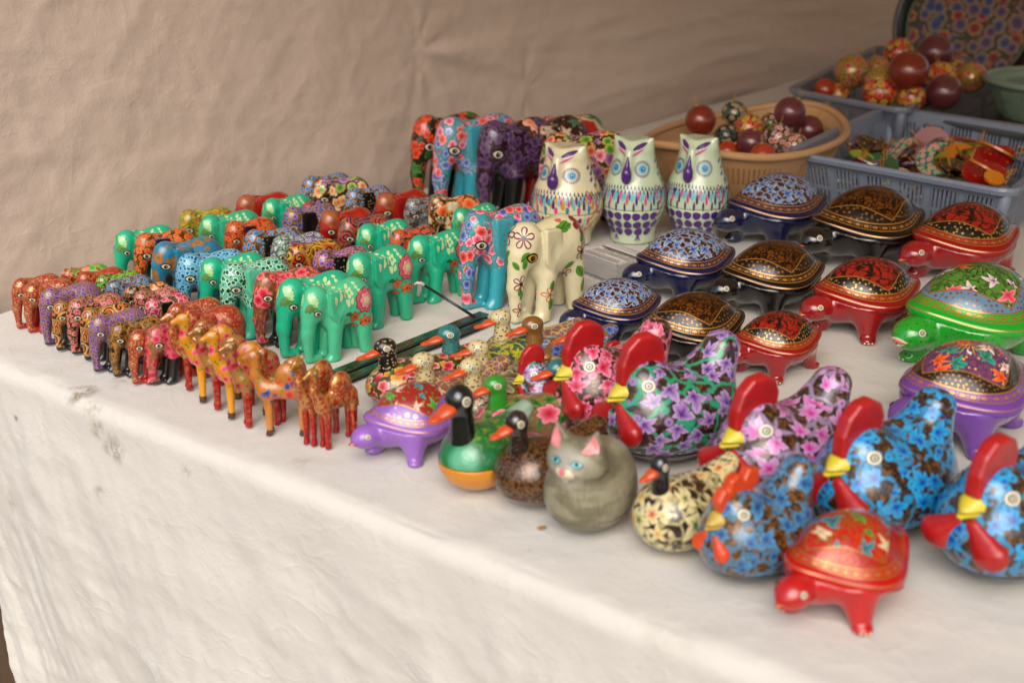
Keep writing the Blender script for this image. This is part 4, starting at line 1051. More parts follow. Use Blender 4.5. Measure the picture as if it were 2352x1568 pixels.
# ------------------------------------------------------------ painted finishes
mint = lacquer('mint_green', '#15a47c', .10, .32); mint2 = lacquer('pale_mint_green', '#41b083', .08, .38); mint3 = lacquer('sea_green', '#1f9f78', .12, .34)
FLOW = [lacquer('peony_pink', '#c8505c', .2), lacquer('petal_cream', '#b9cf94', .15), lacquer('flower_orange', '#c9561b', .15), lacquer('leaf_dark', '#1c5a38', .2), lacquer('lily_pale', '#9fcf8e', .2), lacquer('leaf_olive', '#4b7a35', .2), lacquer('line_dark', '#5b1c18', .1), lacquer('peony_light', '#e08888', .15)]
EM = elephant_mat
RED, ORG, PNK, PUR, BLU, TEAL = '#a5140f', '#c8441a', '#c9304a', '#5c3a86', '#1f6fa8', '#1f9f86'
M = dict(
 goldred=EM('el_goldred', '#8f2a14', 'speckle', ('#94200f', '#d0a468'), plain='#9c1512', gold=.5),
 goldred2=EM('el_goldred2', '#8f2a14', 'speckle', ('#941c10', '#c08a4c'), plain='#9c1512', gold=.4),
 purple=EM('el_purple', '#6b5a6a', 'spots', [('#3a2068', '#5b3c92', '#7a58aa')], scale=7, gold=.7),
 blackcream=EM('el_blackcream', '#0d0b0b', 'swirl', [('#c89a58', '#b8732f', '#cf5a22'), ('#b98a4a', '#c9501f', '#a8702f')], scale=4.2, gold=.3),
 maroon=EM('el_maroon', '#3a1420', 'spots', [('#7a1830', '#b03a58', '#c77088'), ('#8a1c24', '#c2464a', '#c98a8a')], scale=6.5, gold=.6),
 blackgold=EM('el_blackgold', '#15100c', 'swirl', [('#7a5a28', '#9a7434', '#2a1c10')], scale=7, gold=.9),
 pinkgold=EM('el_pinkgold', '#8a5a34', 'rose', [('#8f1030', '#c22a4c', '#d0486a')], scale=6.5, gold=.9),
 redgreen=EM('el_redgreen', '#a01a12', 'daisy', [('#3c8a2a', '#4c9a34', '#78b050'), ('#d05030', '#c8a080', '#d05030')], scale=5, gold=.2, plain='#8f1410'),
 green=EM('el_green', '#123a16', 'spots', [('#1f7a1c', '#35a52a', '#5cc040')], scale=7, gold=.2),
 blue=EM('el_blue', '#12304a', 'spots', [('#103a78', '#1f5fa5', '#4a90c8'), ('#0f4a6a', '#1f78a0', '#5aa8c8')], scale=7, gold=.5),
 orangeblack=EM('el_orangeblack', '#1a100c', 'petal', [('#b04818', '#d0682a', '#c89a60'), ('#c8b088', '#cf9a5a', '#c84a20')], scale=5, gold=.5),
 pinkdark=EM('el_pinkdark', '#2c1218', 'rose', [('#90183a', '#c8405e', '#d88a9a'), ('#8a1418', '#c04040', '#c98080')], scale=6.5, gold=.5, ear='#120c0c', eardot='#c8a868'),
 orangenavy=EM('el_orangenavy', '#5a2010', 'spots', [('#b8330f', '#d04c1c', '#d8662c')], scale=5.5, gold=.4, ear='#161440', eardot='#8a80b8', plain='#161440'),
 bluebronze=EM('el_bluebronze', '#1f7fa0', 'petal', [('#7a5228', '#94683a', '#8a5c30')], scale=3.6, gold=.1, plain='#1f7fa0', edge=hx('#2a6a84')),
 bluespot=EM('el_bluespot', '#57a5bf', 'spots', [('#0c1c38', '#123a6a', '#1f6fa8'), ('#0c1c30', '#174a7a', '#4aa0c8')], scale=7.5, gold=.2, plain='#1f7a9a', edge=hx('#8ac0d0')),
 leopard=EM('el_leopard', '#58bda0', 'spots', [('#04281c', '#0a5a40', '#138a64'), ('#041a14', '#0a3a2c', '#0f6a4c')], scale=7.5, gold=.3, plain='#3aae8c', ear='#4cb894', eardot='#8a7a3a', edge=hx('#b8dcc0')),
 redrose=EM('el_redrose', '#8a3a34', 'rose', [('#a01226', '#cf2e44', '#e06a78')], scale=5.5, gold=.8),
 yellow=EM('el_yellow', '#a08a2a', 'swirl', [('#a8b838', '#c0c850', '#6a9a34'), ('#b88a2c', '#a8a83a', '#8aa03a')], scale=5.5, gold=.8, plain='#a08a2a', edge=hx('#7a6a20')),
 red=EM('el_red', '#a0100c', 'petal', [('#8a3a1c', '#94542c', '#a0100c')], scale=3.0, gold=.35, plain='#a0100c', edge=hx('#8a3416')),
 redorange=EM('el_redorange', '#a01a14', 'spots', [('#a0101c', '#c8301c', '#d8602c')], scale=6, gold=.5, plain='#8a120e', ear='#3a0c0c', eardot='#a03028'),
 bluegold=EM('el_bluegold', '#4a4030', 'spots', [('#14508a', '#2a7ab8', '#4a9ad0')], scale=5.5, gold=.8, ear='#0e0c0c', eardot='#b8a070'),
 whitecurl=EM('el_whitecurl', '#b8c8b8', 'swirl', [('#3a8a68', '#8ac0a0', '#6a3a6a'), ('#6a4a8a', '#c8d0c0', '#a8405a')], scale=6.5, gold=.3, plain='#8a9a88', edge=hx('#4a2a4a')),
 yellowred=EM('el_yellowred', '#1c0f0c', 'swirl', [('#c89a1c', '#b8281c', '#d0701c'), ('#b8201c', '#c8a030', '#a01818')], scale=4.5, gold=.5, edge=hx('#a8702f')),
 violet=EM('el_violet', '#4a3848', 'spots', [('#4a2478', '#7a4aa0', '#9a6ab8')], scale=5.0, gold=.9, ear='#0e0c0c', eardot='#b8a070'),
 indigo=EM('el_indigo', '#5a4c48', 'spots', [('#20286a', '#3a4898', '#5a68b0')], scale=5.5, gold=.9, ear='#0e0c0c'),
 navyorange=EM('el_navyorange', '#181848', 'swirl', [('#b8401c', '#c8501c', '#b87038'), ('#282868', '#c04818', '#8a5a38')], scale=5, gold=.5, plain='#181848', edge=hx('#8a6030')),
 orangepurple=EM('el_orangepurple', '#3a1c4a', 'spots', [('#b82c14', '#d0441c', '#c83a2c')], scale=5.5, gold=.4),
 multi=EM('el_multi', '#14120c', 'rose', [('#c83a5a', '#d8708a', '#e0a0a8'), ('#5a2a7a', '#8a5aa8', '#a880b8'), ('#c8501c', '#d89a5a', '#d8c8a0'), ('#2c6a24', '#5a9a3a', '#a0b860')], scale=5.5, gold=.3),
 cyanblack=EM('el_cyanblack', '#0c1418', 'spots', [('#0c3a6a', '#1f6a9a', '#5aa0b8'), ('#8a9a90', '#5a98a8', '#1c5a7a')], scale=6, gold=.5),
 orangecream=EM('el_orangecream', '#120e0c', 'rose', [('#c03a14', '#d85a24', '#d88a5a'), ('#c8b890', '#d0c8a8', '#b89a60')], scale=5, gold=.6),
 turqrose=EM('el_turqrose', '#3aa0aa', 'rose', [('#a81c24', '#d0403c', '#e08a80'), ('#b82c4a', '#d8607a', '#e8a0a8'), ('#20387a', '#4a64b0', '#8a98c8')], scale=8.2, gold=.15, plain='#2f9cab', ear='#3a9ca8', eardot='#7a6a4a', edge=hx('#14202c')),
 turqrose2=EM('el_turqrose2', '#4a98a8', 'rose', [('#b8302a', '#d8504a', '#e8908a'), ('#b83a5a', '#d87088', '#e8a8b0'), ('#284a8a', '#5a78b8', '#98a8d0')], scale=9, gold=.15, plain='#2f94a4', ear='#3a94a4', eardot='#6a6a5a', edge=hx('#14202c')),
 greenred=EM('el_greenred', '#10240f', 'rose', [('#a8180f', '#c8341c', '#d05a34'), ('#1a4a1c', '#245a24', '#3a7a30'), ('#a8180f', '#c8341c', '#d05a34')], scale=7.8, gold=.2, edge=hx('#1a0c08')),
 violetblack=EM('el_violetblack', '#3a2230', 'rose', [('#2c1838', '#4c3258', '#63486c')], scale=8, gold=.7, edge=hx('#2a140c')),
 brownmulti=EM('el_brownmulti', '#2c100c', 'leaf', [('#b8a890', '#c8b8a0', '#a87a5a'), ('#c8604a', '#e08a70', '#d8a890'), ('#1c4a38', '#2c6a4c', '#4a7a5a'), ('#3a1c10', '#5a2a1c', '#7a3a24')], scale=4.2, gold=.4, plain='#8f1414', edge=hx('#1a0808')),
 plainred=EM('el_plainred', '#a8120e', 'leaf', [('#1c4a2a', '#2a6a3a', '#b8a890')], scale=2.6, gold=.05, plain='#a8120e'),
 greenpink=EM('el_greenpink', '#141c0c', 'rose', [('#b03048', '#d8788a', '#e8b0b0'), ('#2c6a1c', '#4a8a2c', '#a0b850'), ('#b82c1c', '#c85a3a', '#d8a070'), ('#6a3a6a', '#8a5a8a', '#a880a0')], scale=8, gold=.3),
)
cream_el = lacquer('ivory_lacquer', '#cfc6a0', .07, .35)
CFL = [lacquer('flower_maroon', '#8a1a20', .15), lacquer('flower_plum', '#7a2a48', .2), lacquer('leaf_fresh', '#4f8a26', .2), lacquer('leaf_vein', '#2a5a1c', .1), cream_el, lacquer('flower_heart', '#2c1024', .1), lacquer('flower_coral', '#c8604a', .15)]

# ------------------------------------------------------------ elephants; (label, u, v, size, finish, yaw)
def R1(x, y): return (x*.3907, 367.5+y*.3907)
def R2(x, y): return (408.3+x*.3472, 340.3+y*.3472)
def R3(x, y): return (884.7+x*.3472, 224.6+y*.3472)
def R4(x, y): return (306.2+x*.3038, 646.5+y*.3038)
def R5(x, y): return (1361+x*.4776, 238.2+y*.4776)
def R6(x, y): return (1497.2+x*.3634, y*.3634)
def R7(x, y): return (714.6+x*.3472, 680.5+y*.3472)
def R8(x, y): return (1225+x*.4991, 714.6+y*.4991)
gs = GROUP_EL['small']
for lab, p, s, m, yaw in (
 ('gold and red speckled elephant at the far left corner of the table', R1(112, 682), .064, 'goldred', -6),
 ('gold and red speckled elephant second from the far left, just ahead of the purple one', R1(180, 708), .063, 'goldred', -6),
 ('small purple spotted elephant beside two gold ones', R1(285, 738), .070, 'purple', -4),
 ('black elephant with big cream leaves on its face, next to the first purple one', R1(350, 818), .060, 'blackcream', -2),
 ('small maroon pink flowered elephant between two black and cream ones', R1(445, 802), .067, 'maroon', -4),
 ('black elephant with tan leaf swirls, second black and cream one from the left', R1(520, 858), .062, 'blackcream', -4),
 ('purple spotted elephant in the front row beside the black one with gold rings', R1(575, 898), .066, 'purple', -2),
 ('black elephant covered in gold ring scrollwork in the front row', R1(690, 940), .063, 'blackgold', 2),
 ('gold and red elephant with red legs beside the pink flowered one', R1(800, 985), .062, 'goldred', -2),
 ('elephant with pink blossoms on gold and black legs beside the camels', R1(912, 958), .074, 'pinkgold', 8)):
    elephant(lab, *p, s*(1.15 if s < .073 else 1.04), M[m], 'small', yaw, gs, anchor=(.33, 0, 1.0), scale=(.96, .76, 1))
for lab, p, s, m, yaw in (
 ('small red elephant with green and cream flowers on its back', R1(398, 622), .062, 'redgreen', -6),
 ('bronze gold elephant behind the red one with green flowers', R1(490, 645), .062, 'goldred2', -4),
 ('bright green spotted small elephant', R1(600, 662), .060, 'green', -6),
 ('small dark blue spotted elephant next to the bright green one', R1(660, 690), .062, 'blue', -2),
 ('small elephant with orange and cream petals on black', R1(770, 728), .062, 'orangeblack', -6),
 ('small dark pink flowered elephant behind the one with the dotted ear', R1(825, 758), .062, 'maroon', -6),
 ('small pink flowered elephant with a black ear dotted in gold', R1(890, 802), .064, 'pinkdark', -4),
 ('red and gold speckled elephant behind the yellow camels', R1(1030, 828), .066, 'goldred', -4),
 ('large gold and red speckled elephant right behind the first camel', R1(1110, 868), .078, 'goldred2', -8)):
    elephant(lab, *p, s*1.12, M[m], 'small', yaw, gs, anchor=(.33, 0, 1.0), scale=(.96, .76, 1))
gp = GROUP_EL['plain']; fl = (elephant_meshes('plain')['flowers'], FLOW)
gold_eye = lacquer('eye_olive', '#b8a850', .1)
for lab, p, s, m, yaw in (
 ('mint green elephant farthest left, head above the orange one', R1(735, 392), .092, mint, -2),
 ('mint green elephant between the sky blue spotted one and the leopard spotted one', R1(1245, 552), .092, mint, -4),
 ('mint green elephant beside the pale front one, trunk next to the red rose one', R2(750, 832), .100, mint, -6),
 ('pale mint green elephant standing at the very front with a pink peony', R2(905, 886), .096, mint2, 6),
 ('mint green elephant beside the yellow green one', R2(215, 418), .092, mint3, -6),
 ('large mint green elephant with peony behind the front pair', R2(1200, 662), .110, mint3, 8),
 ('mint green elephant just right of the far left red one', R2(620, 312), .088, mint, -4),
 ('mint green elephant between the navy and orange one and the orange purple one', R2(1255, 478), .092, mint, -4),
 ('mint green elephant with black eyed face beside the turquoise rose elephant', R2(1600, 552), .096, mint, -4),
 ('pale green elephant mostly hidden behind the turquoise rose elephant', R3(505, 705), .090, mint3, -2)):
    elephant(lab, *p, s*(1.07 if s < .104 else 1), m, 'plain', yaw, gp, flowers=fl)
gd = GROUP_EL['mid']
for lab, p, s, m, yaw, tk in (
 ('orange red elephant with a dark blue dotted ear', R1(850, 412), .090, 'orangenavy', -6, 0),
 ('sky blue elephant with large bronze leaves', R1(965, 462), .094, 'bluebronze', -6, 0),
 ('light blue elephant with black and blue spots', R1(1110, 532), .092, 'bluespot', -4, 0),
 ('turquoise elephant with dark green leopard spots', R1(1370, 586), .096, 'leopard', 0, 0),
 ('elephant with red roses and black legs beside the leopard spotted one', R2(585, 795), .094, 'redrose', -10, 0),
 ('yellow green scrollwork elephant by the curtain', R2(70, 388), .088, 'yellow', -6, 0),
 ('red patterned elephant with a dark dotted ear between mint and blue ones', R2(370, 465), .084, 'redorange', -4, 0),
 ('blue flowered elephant with a black dotted ear in the middle rows', R2(505, 522), .088, 'bluegold', -6, 0),
 ('white elephant with green and purple curls', R2(685, 560), .086, 'whitecurl', -6, 0),
 ('black elephant with yellow and red swirled face', R2(785, 612), .084, 'yellowred', -6, 0),
 ('violet flowered elephant with a black dotted ear', R2(960, 655), .088, 'violet', -4, 0),
 ('plain red elephant with gold leaves nearest the curtain', R2(450, 292), .088, 'red', -6, 0),
 ('indigo blue flowered elephant with a black ear', R2(760, 372), .088, 'indigo', -6, 0),
 ('red elephant with bronze leaves in the middle, above the navy one', R2(1005, 395), .090, 'red', -6, 0),
 ('navy blue elephant with orange swirls', R2(1130, 442), .088, 'navyorange', -4, 0),
 ('orange and purple flowered elephant in front of the hidden green one', R2(1460, 522), .080, 'orangepurple', -4, 0),
 ('blue patterned elephant at the back behind the multicoloured one', R2(880, 168), .088, 'bluegold', -6, 0),
 ('black elephant with pink, purple and green bouquet painting', R2(965, 190), .092, 'multi', -6, 0),
 ('blue elephant with a black dotted ear in the back row', R2(1165, 246), .086, 'bluegold', -4, 0),
 ('red elephant with white tusks in the back row', R2(1375, 278), .090, 'red', -4, 1),
 ('dark blue elephant with black face below the tall elephants', R2(1560, 308), .086, 'cyanblack', -4, 0),
 ('elephant with orange and cream blossoms on black', R2(1730, 308), .088, 'orangecream', -4, 0)):
    elephant(lab, *p, s*1.09, M[m], 'round', yaw, gd, tusk=bool(tk))
gb = GROUP_EL['big']
for lab, p, s, m, yaw in (
 ('tall dark green elephant with red flowers, leftmost of the tall ones', R3(275, 88), .138, 'greenred', 0),
 ('tall turquoise elephant with red and pink roses in the back row', R3(440, 100), .142, 'turqrose2', -4),
 ('tall purple flowered elephant with black legs', R3(720, 122), .142, 'violetblack', -4),
 ('tall plain red elephant with its back showing behind the brown one', R3(1085, 100), .132, 'plainred', -10),
 ('tall dark brown elephant with painted cream and green leaves', R3(930, 112), .140, 'brownmulti', -4),
 ('tall dark elephant with tiny pink and green flowers behind the ivory owl', R3(1150, 205), .138, 'greenpink', -10)):
    elephant(lab, *p, s*1.24, M[m], 'round', yaw, gb, scale=(.92, .84, 1))
elephant('large turquoise elephant with red roses, long trunk touching the cloth', *R3(610, 718), .144, M['turqrose'], 'round', 2, 'large front elephants')
elephant('large ivory elephant painted with maroon flowers and green leaves', *R3(925, 795), .143, cream_el, 'round', 4, 'large front elephants', scale=(.92, .92, 1), flowers=(floral_cream_meshes(), CFL), eyes=lacquer('eye_amber', '#c08a20', .1))

# ------------------------------------------------------------ camels: placed by their near front foot
cm_gold = camel_mat('camel_goldred', '#9a1c10', '#c08a48', None, '#9c1512', '#9c1512'); cm_yel = camel_mat('camel_yellow', '#cc8410', None, [('#a8102a', '#c8304a', '#d8607a')], '#d08c12', '#4a2a10')
cm_brn = camel_mat('camel_brown', '#9a6a34', '#b5803e', [('#8a1018', '#a83038', '#b85058')], '#a01410', '#a01410', '#8a5c24'); cm_tan = camel_mat('camel_tan', '#b8702c', None, [('#a01414', '#c82c24', '#d0503a'), ('#1c2c5a', '#304a80', '#5060a0'), ('#5a2450', '#7a3c68', '#8a5078')], '#b8722c', '#4a2a14', '#a86430')
cm_gold2 = camel_mat('camel_gold', '#9c2010', '#c8944c', None, '#a01a12', '#a01410', '#a5722c')
for lab, p, s, m, yaw in (
 ('red and gold speckled camel, first of the camels', R4(430, 815), .102, cm_gold, -30),
 ('yellow camel with pink roses down its neck, left of the two yellow ones', R4(533, 908), .112, cm_yel, -38),
 ('gold and red camel with a brown head between the two yellow ones', R4(645, 962), .105, cm_brn, -34),
 ('yellow camel with pink roses, right of the two yellow ones', R4(748, 1032), .108, cm_yel, -38),
 ('speckled camel with golden brown head and red legs, beside the tan one', R4(880, 1095), .105, cm_brn, -30),
 ('red and gold flecked camel half hidden behind the tan one', R4(1095, 1080), .094, cm_gold, -38),
 ('tan camel painted with red, blue and purple flowers', R4(1035, 1160), .101, cm_tan, -52),
 ('red and gold camel with a narrow raised head, second from the purple turtle', R4(1372, 1234), .108, cm_gold2, 8),
 ('gold camel with a rounded golden hump beside the purple turtle', R4(1480, 1258), .098, cm_gold2, -6)):
    camel(lab, *p, s, m, yaw)

# ------------------------------------------------------------ turtles: placed by the crown of the shell
sh_blue = shell_mat('shell_blue', '#0b1440', '#5a2c1c', 'allover', dict(band='#101030', peb='#9a6a34', ink='#301410', vine='#7787a0', flowers=[('#14268a', '#5a78a8', '#93a8b8')]))
sh_black = shell_mat('shell_black', '#060606', '#7f4c18', 'filigree', dict(band='#120c08', peb='#8a6028', ink='#1c0e06', pebble=26))
sh_red = shell_mat('shell_red', '#8f0a10', '#8a1c10', 'leafy', dict(band='#120806', peb='#b09050', ink='#140806', ink2='#3a0c08', pebble=26))
sh_green = shell_mat('shell_green', '#1a9a28', '#4c7a2c', 'bouquet', dict(band='#5a7690', peb='#7a6a50', ink='#2c4418', stem='#142c10', bud='#33241c', pebble=30, flowers=[('#8a2010', '#d0481c', '#d8602c'), ('#b8284a', '#d84a60', '#e0808a'), ('#5a2a6a', '#c8a8b0', '#d8c8c8')]))
sh_purple = shell_mat('shell_purple', '#6a3c94', '#6a3a5c', 'bouquet', dict(band='#24160e', peb='#8a6a3c', ink='#4a2a4a', stem='#b8962c', bud='#c8a41c', pebble=36, flowers=[('#b03010', '#d8501c', '#e07030'), ('#0c5a4a', '#15806a', '#209a80'), ('#b82c2c', '#d8c8b8', '#e0d8c8')]))
sh_redf = shell_mat('shell_red_floral', '#b0100f', '#a81c14', 'bouquet', dict(band='#9a1610', peb='#b8601c', ink='#a83a14', stem='#2c5a1c', bud='#1f6a24', pebble=44, flowers=[('#b89a70', '#cfc0a0', '#c8b890'), ('#104a5a', '#1c6a78', '#2c8a90'), ('#1c5a24', '#2c8030', '#3c9a40')]))
sh_lil = shell_mat('shell_lilac', '#8a5cb0', '#8f2420', 'bouquet', dict(band='#7f52a4', peb='#9c7ab8', ink='#8a2a24', stem='#8a1c1c', bud='#2c8a34', pebble=12, flowers=[('#2c8030', '#35a040', '#4cb04c'), ('#c8a090', '#d8c0b0', '#b85a40'), ('#10707a', '#1c8a90', '#2c9aa0')]))
bl, bk, rd = lacquer('navy_gloss', '#0a1238', .15, .16, .9), lacquer('black_gloss', '#060606', .1, .14, .9), lacquer('crimson_gloss', '#8f0a10', .12, .18, .9)
gn, pp = lacquer('green_gloss', '#15921f', .12, .2, .8, '#2a3a10'), lacquer('purple_gloss', '#6a3c94', .12, .22, .8)
TT = (
 ('navy blue turtle with pale blue leaves on its shell, smallest of three', R5(120, 842), .112, sh_blue, bl, 0),
 ('navy blue turtle with pale blue leaves, middle one of three', R5(455, 602), .138, sh_blue, bl, 0),
 ('navy blue turtle with pale blue leaves, largest one beside the owls', R5(900, 336), .160, sh_blue, bl, 0),
 ('black turtle with bronze filigree shell, smallest of three', R5(495, 910), .124, sh_black, bk, 0),
 ('black turtle with bronze filigree shell, middle one of three', R5(880, 660), .140, sh_black, bk, 0),
 ('black turtle with bronze filigree shell, largest one near the grey basket', R5(1345, 398), .172, sh_black, bk, 0),
 ('red turtle with black leaf shell, smallest of three behind the hens', R5(900, 1003), .105, sh_red, rd, 0),
 ('red turtle with black leaf shell, middle one standing on bare cloth', R5(1335, 740), .140, sh_red, rd, 0),
 ('red turtle with black leaf shell, largest one at the right edge', R5(1815, 476), .160, sh_red, rd, 0))
for lab, p, s, sm, bm, yaw in TT: turtle(lab, *p, s, sm, bm, yaw, beak=('#c8551d' if bm is not bl else '#2a1a3a'), group='three sets of nested turtle boxes')
turtle('bright green turtle with a bouquet on its blue banded shell', *R5(1865, 770), .175, sh_green, gn, 4, beak=None, mouth=True)
turtle('purple turtle with yellow sprigs and coloured leaves on its shell', *R5(1815, 1148), .150, sh_purple, pp, 8, beak=None)
turtle('red turtle with a landscape painted shell at the front corner', *R8(1460, 935), .115, sh_redf, lacquer('scarlet_gloss', '#b01010', .12, .28, .6), 14, beak='#b8481c')
turtle('small lilac turtle with red and green shell beside the camels', *R7(680, 580), .104, sh_lil, lacquer('lilac_gloss', '#8a5cb0', .1, .3, .5), 12, beak='#c8551d', claws=None)

# ------------------------------------------------------------ hens
HB = lacquer('hen_base', '#17130f', .3, .3)
def leafy_coat(name, ground, leaf, vine, ring, gold=.35, s=6.1, leaf2=None, vc=.46):
    return body_pattern(name, ground, [dict(t='vine', s=7.5, w=.085, c=vine, cut=vc), dict(t='dots', s=8.5, rad=.26, c=ring, hole=leaf[0], anti=False, r=1.0), dict(t='flower', s=s, rad=.56, n=5, k=.42, p=1.1, serr=.2, fan=.42, cols=[leaf]+([leaf2] if leaf2 else []), edge=ground, ew=.03, r=.7)], gold)
h_pink = leafy_coat('hen_pink', '#241216', ('#a80c2c', '#d04a6c', '#e088a0'), '#c85a78', '#d86a88')
h_purp = leafy_coat('hen_purple_green', '#2a1820', ('#4a1c68', '#8a68a8', '#a890b8'), '#1c9068', '#8a6aa0', .3, vc=.36)
h_lil = leafy_coat('hen_lilac', '#2c1a14', ('#b01c78', '#c06cb0', '#b890b8'), '#8a7a98', '#b890b8')
h_blue = leafy_coat('hen_blue', '#2a1a10', ('#10308a', '#1880c0', '#2c9ad0'), '#2080b0', '#2c98c8')
h_blue2 = leafy_coat('hen_dull_blue', '#2c1c12', ('#14306a', '#2f6a9a', '#4a88b0'), '#44708c', '#3a7898', .5, 6.0)
hen('pink hen with pink leaf pattern, leftmost of the large hens', *R8(265, 50), .134, h_pink, HB, 0, (.20, 0, .98), scale=(1.12, 1.12, 1))
hen('hen with purple leaves and green vines, second of the large hens', *R8(535, 108), .146, h_purp, HB, 0, (.20, 0, .98), scale=(1.12, 1.12, 1))
hen('lilac hen with magenta leaf centres, behind the dull blue hen', *R8(1060, 298), .142, h_lil, HB, 4, (.20, 0, .98), scale=(1.15, 1.15, 1))
hen('bright blue hen behind the red front turtle', *R8(1545, 408), .142, h_blue, HB, 6, (.20, 0, .98), scale=(1.18, 1.18, 1))
hen('bright blue hen cut off by the right edge', *R8(2165, 575), .142, h_blue, HB, 8, (.20, 0, .98), scale=(1.18, 1.18, 1))
hen('small dull blue hen with orange comb and wattles', *R8(975, 722), .114, h_blue2, HB, 6, (.16, 0, .95), scale=(1.1, 1.1, 1), comb='#c8400c', beak='#b89a3c', small=True)
hen('small hen with green and purple feathers among the ducks', *R7(1490, 325), .094, leafy_coat('hen_small', '#2a1c18', ('#4a3070', '#9a80b0', '#b8a0c0'), '#1c9078', '#c8304a'), HB, -4, (.20, 0, .98))
hen('small hen showing only its red comb behind the pink hen', *R7(2020, 300), .085, h_purp, HB, 0, (.20, 0, .98))

# ------------------------------------------------------------ ducks
def dot_head(name, c, d):
    g = G(name); k = hx(c); col, _ = g.dots(g.mix(g.noise(g.co(), 6, 3), tuple(x*.8 for x in k[:3])+(1,), k), g.co(), 24, .30, hx(d), .8); return g.done(col, .3, .4)
cr_head = dot_head('head_cream', '#c8b888', '#3a2a1a'); org = '#c9470f'
d_rose = body_pattern('duck_rose', '#4a3a1c', [dict(t='flower', s=7.5, rad=.52, n=6, k=.7, p=.6, cols=[('#901020', '#c02c3c', '#d88a80'), ('#a01824', '#c84a50', '#d8b8a0'), ('#b8701c', '#c8882c', '#c8a040')], edge='#1c2c10'), dict(t='dots', s=13, rad=.28, c='#2c6a24')], .3)
d_lil = body_pattern('duck_lilac_gold', '#8a6070', [dict(t='vine', s=14, w=.06, c='#b8a060', cut=.4), dict(t='dots', s=16, rad=.25, c='#8a5a80')], .6)
d_teal = body_pattern('duck_teal', '#1c5a50', [dict(t='vine', s=9, w=.10, c='#a8a02c', cut=.42), dict(t='flower', s=4.5, rad=.45, n=7, k=.4, p=.8, cols=[('#8a8a1c', '#b8b030', '#a8a028')], edge='#14463c', amount=.6)], .3)
d_scale = body_pattern('duck_scales', '#2a2018', [dict(t='flower', s=6.5, rad=.48, n=3, k=.6, p=.8, cols=[('#5a5a4a', '#7a7460', '#8a8468')], edge='#b8a468', ew=.05)], .5)
d_green = body_pattern('duck_green', '#8a8050', [dict(t='flower', s=6, rad=.5, n=3, k=.5, p=.9, cols=[('#1c4a20', '#2c6a2c', '#3c7a34')], edge='#9a9058'), dict(t='flower', s=3.2, rad=.42, n=6, k=.7, p=.6, cols=[('#a01828', '#d04860', '#e08898')], edge='#1c3a14', amount=.45)], .5)
d_bluef = body_pattern('duck_blue_flower', '#6a5a3a', [dict(t='flower', s=8.5, rad=.5, n=6, k=.6, p=.8, cols=[('#1c2c6a', '#4058a0', '#6a80b8'), ('#5a4a7a', '#7a88a8', '#a0a8a8')], edge='#2a2018')], .7)
d_bronze = body_pattern('duck_bronze', '#1a100a', [dict(t='dots', s=30, rad=.34, c='#5c3a1a', r=.5)], .55, golden=hx('#8a5c2c'))
d_cream = body_pattern('duck_cream', '#241a18', [dict(t='vine', s=9, w=.09, c='#a89a6a', cut=.35), dict(t='dots', s=9.5, rad=.33, c='#c0b488', anti=False), dict(t='flower', s=4.7, rad=.62, n=5, k=.4, p=1.2, cols=[('#b02c1c', '#c8b47c', '#cfc490'), ('#c88a1c', '#cdb880', '#cfc490'), ('#2c5a24', '#c8bc88', '#cfc490')], edge='#241a18')], .15)
mg = G('mallard_breast'); mco = mg.co(); mc = mg.mix(mg.noise(mco, 7, 5, .7), hx('#04401c'), hx('#1c8044')); _x, _y, _z = mg.xyz(mg.tc.outputs['Object'])
pt_ = mg.inv(mg.step(mg.V('DISTANCE', mg.tc.outputs['Object'], (.40, .16, .38)), .14, .04)); mc = mg.mix(mg.mul(pt_, .8), mc, hx('#5aa884')); back = mg.step(mg.M('SUBTRACT', _z, mg.mul(_x, .3)), .46, .05)
mc = mg.mix(mg.mul(back, mg.step(mg.noise(mg.V('MULTIPLY', mco, (1, 1, 2)), 22, 3), .55, .05)), mc, hx('#6a8a2c')); tl = mg.inv(mg.step(_x, -.42, .03)); mc = mg.mix(tl, mc, mg.mix(mg.noise(mg.V('MULTIPLY', mco, (.2, 3, .2)), 14, 2), hx('#5a7a68'), hx('#a0b09c')))
d_mall = mg.done(mc, .28, .5, bump=mg.noise(mco, 16, 3), bstr=.3, bdist=.004)
duck('duck box with red roses on its body and a black dotted head', *R7(492, 255), 0.091, d_rose, dot_head('head_black', '#120e0c', '#a89c78'), None, 0, scale=(1.3, 1.25, 1), hs=.92)
duck('duck with a teal head and yellow vines on a teal body', *R7(915, 168), 0.091, d_teal, lacquer('head_teal', '#1c6a6c', .15, .25, .6, '#8a8a3c'), None, -4, scale=(1.3, 1.25, 1), hs=.92)
duck('duck with cream dotted head and many coloured lilac gold body at the back', *R7(1258, 66), 0.089, d_lil, cr_head, None, -6, scale=(1.3, 1.25, 1), hs=.92)
duck('duck with golden brown head and blue flower body', *R7(1470, 110), 0.091, d_bluef, lacquer('head_brown', '#7a5020', .2, .2, .7), None, -4, scale=(1.3, 1.25, 1), hs=.92)
duck('cream headed duck whose bill faces the lilac one, grey scale pattern', *R7(1110, 270), 0.084, d_scale, cr_head, None, -20, scale=(1.3, 1.25, 1), hs=.92)
duck('cream headed duck with a lilac gold body beside the red rose duck', *R7(742, 348), 0.089, d_lil, cr_head, None, 4, scale=(1.3, 1.25, 1), hs=.92)
duck('cream headed duck with grey scale body in front of the other cream ones', *R7(1062, 382), 0.089, d_scale, cr_head, None, 2, scale=(1.3, 1.25, 1), hs=.92)
duck('duck with a bright green head and green leaf body with a pink rose', *R7(1225, 498), 0.089, d_green, lacquer('head_green', '#2c8a24', .12, .25, .6, '#1c4a14'), None, -2, scale=(1.3, 1.25, 1), hs=.92)
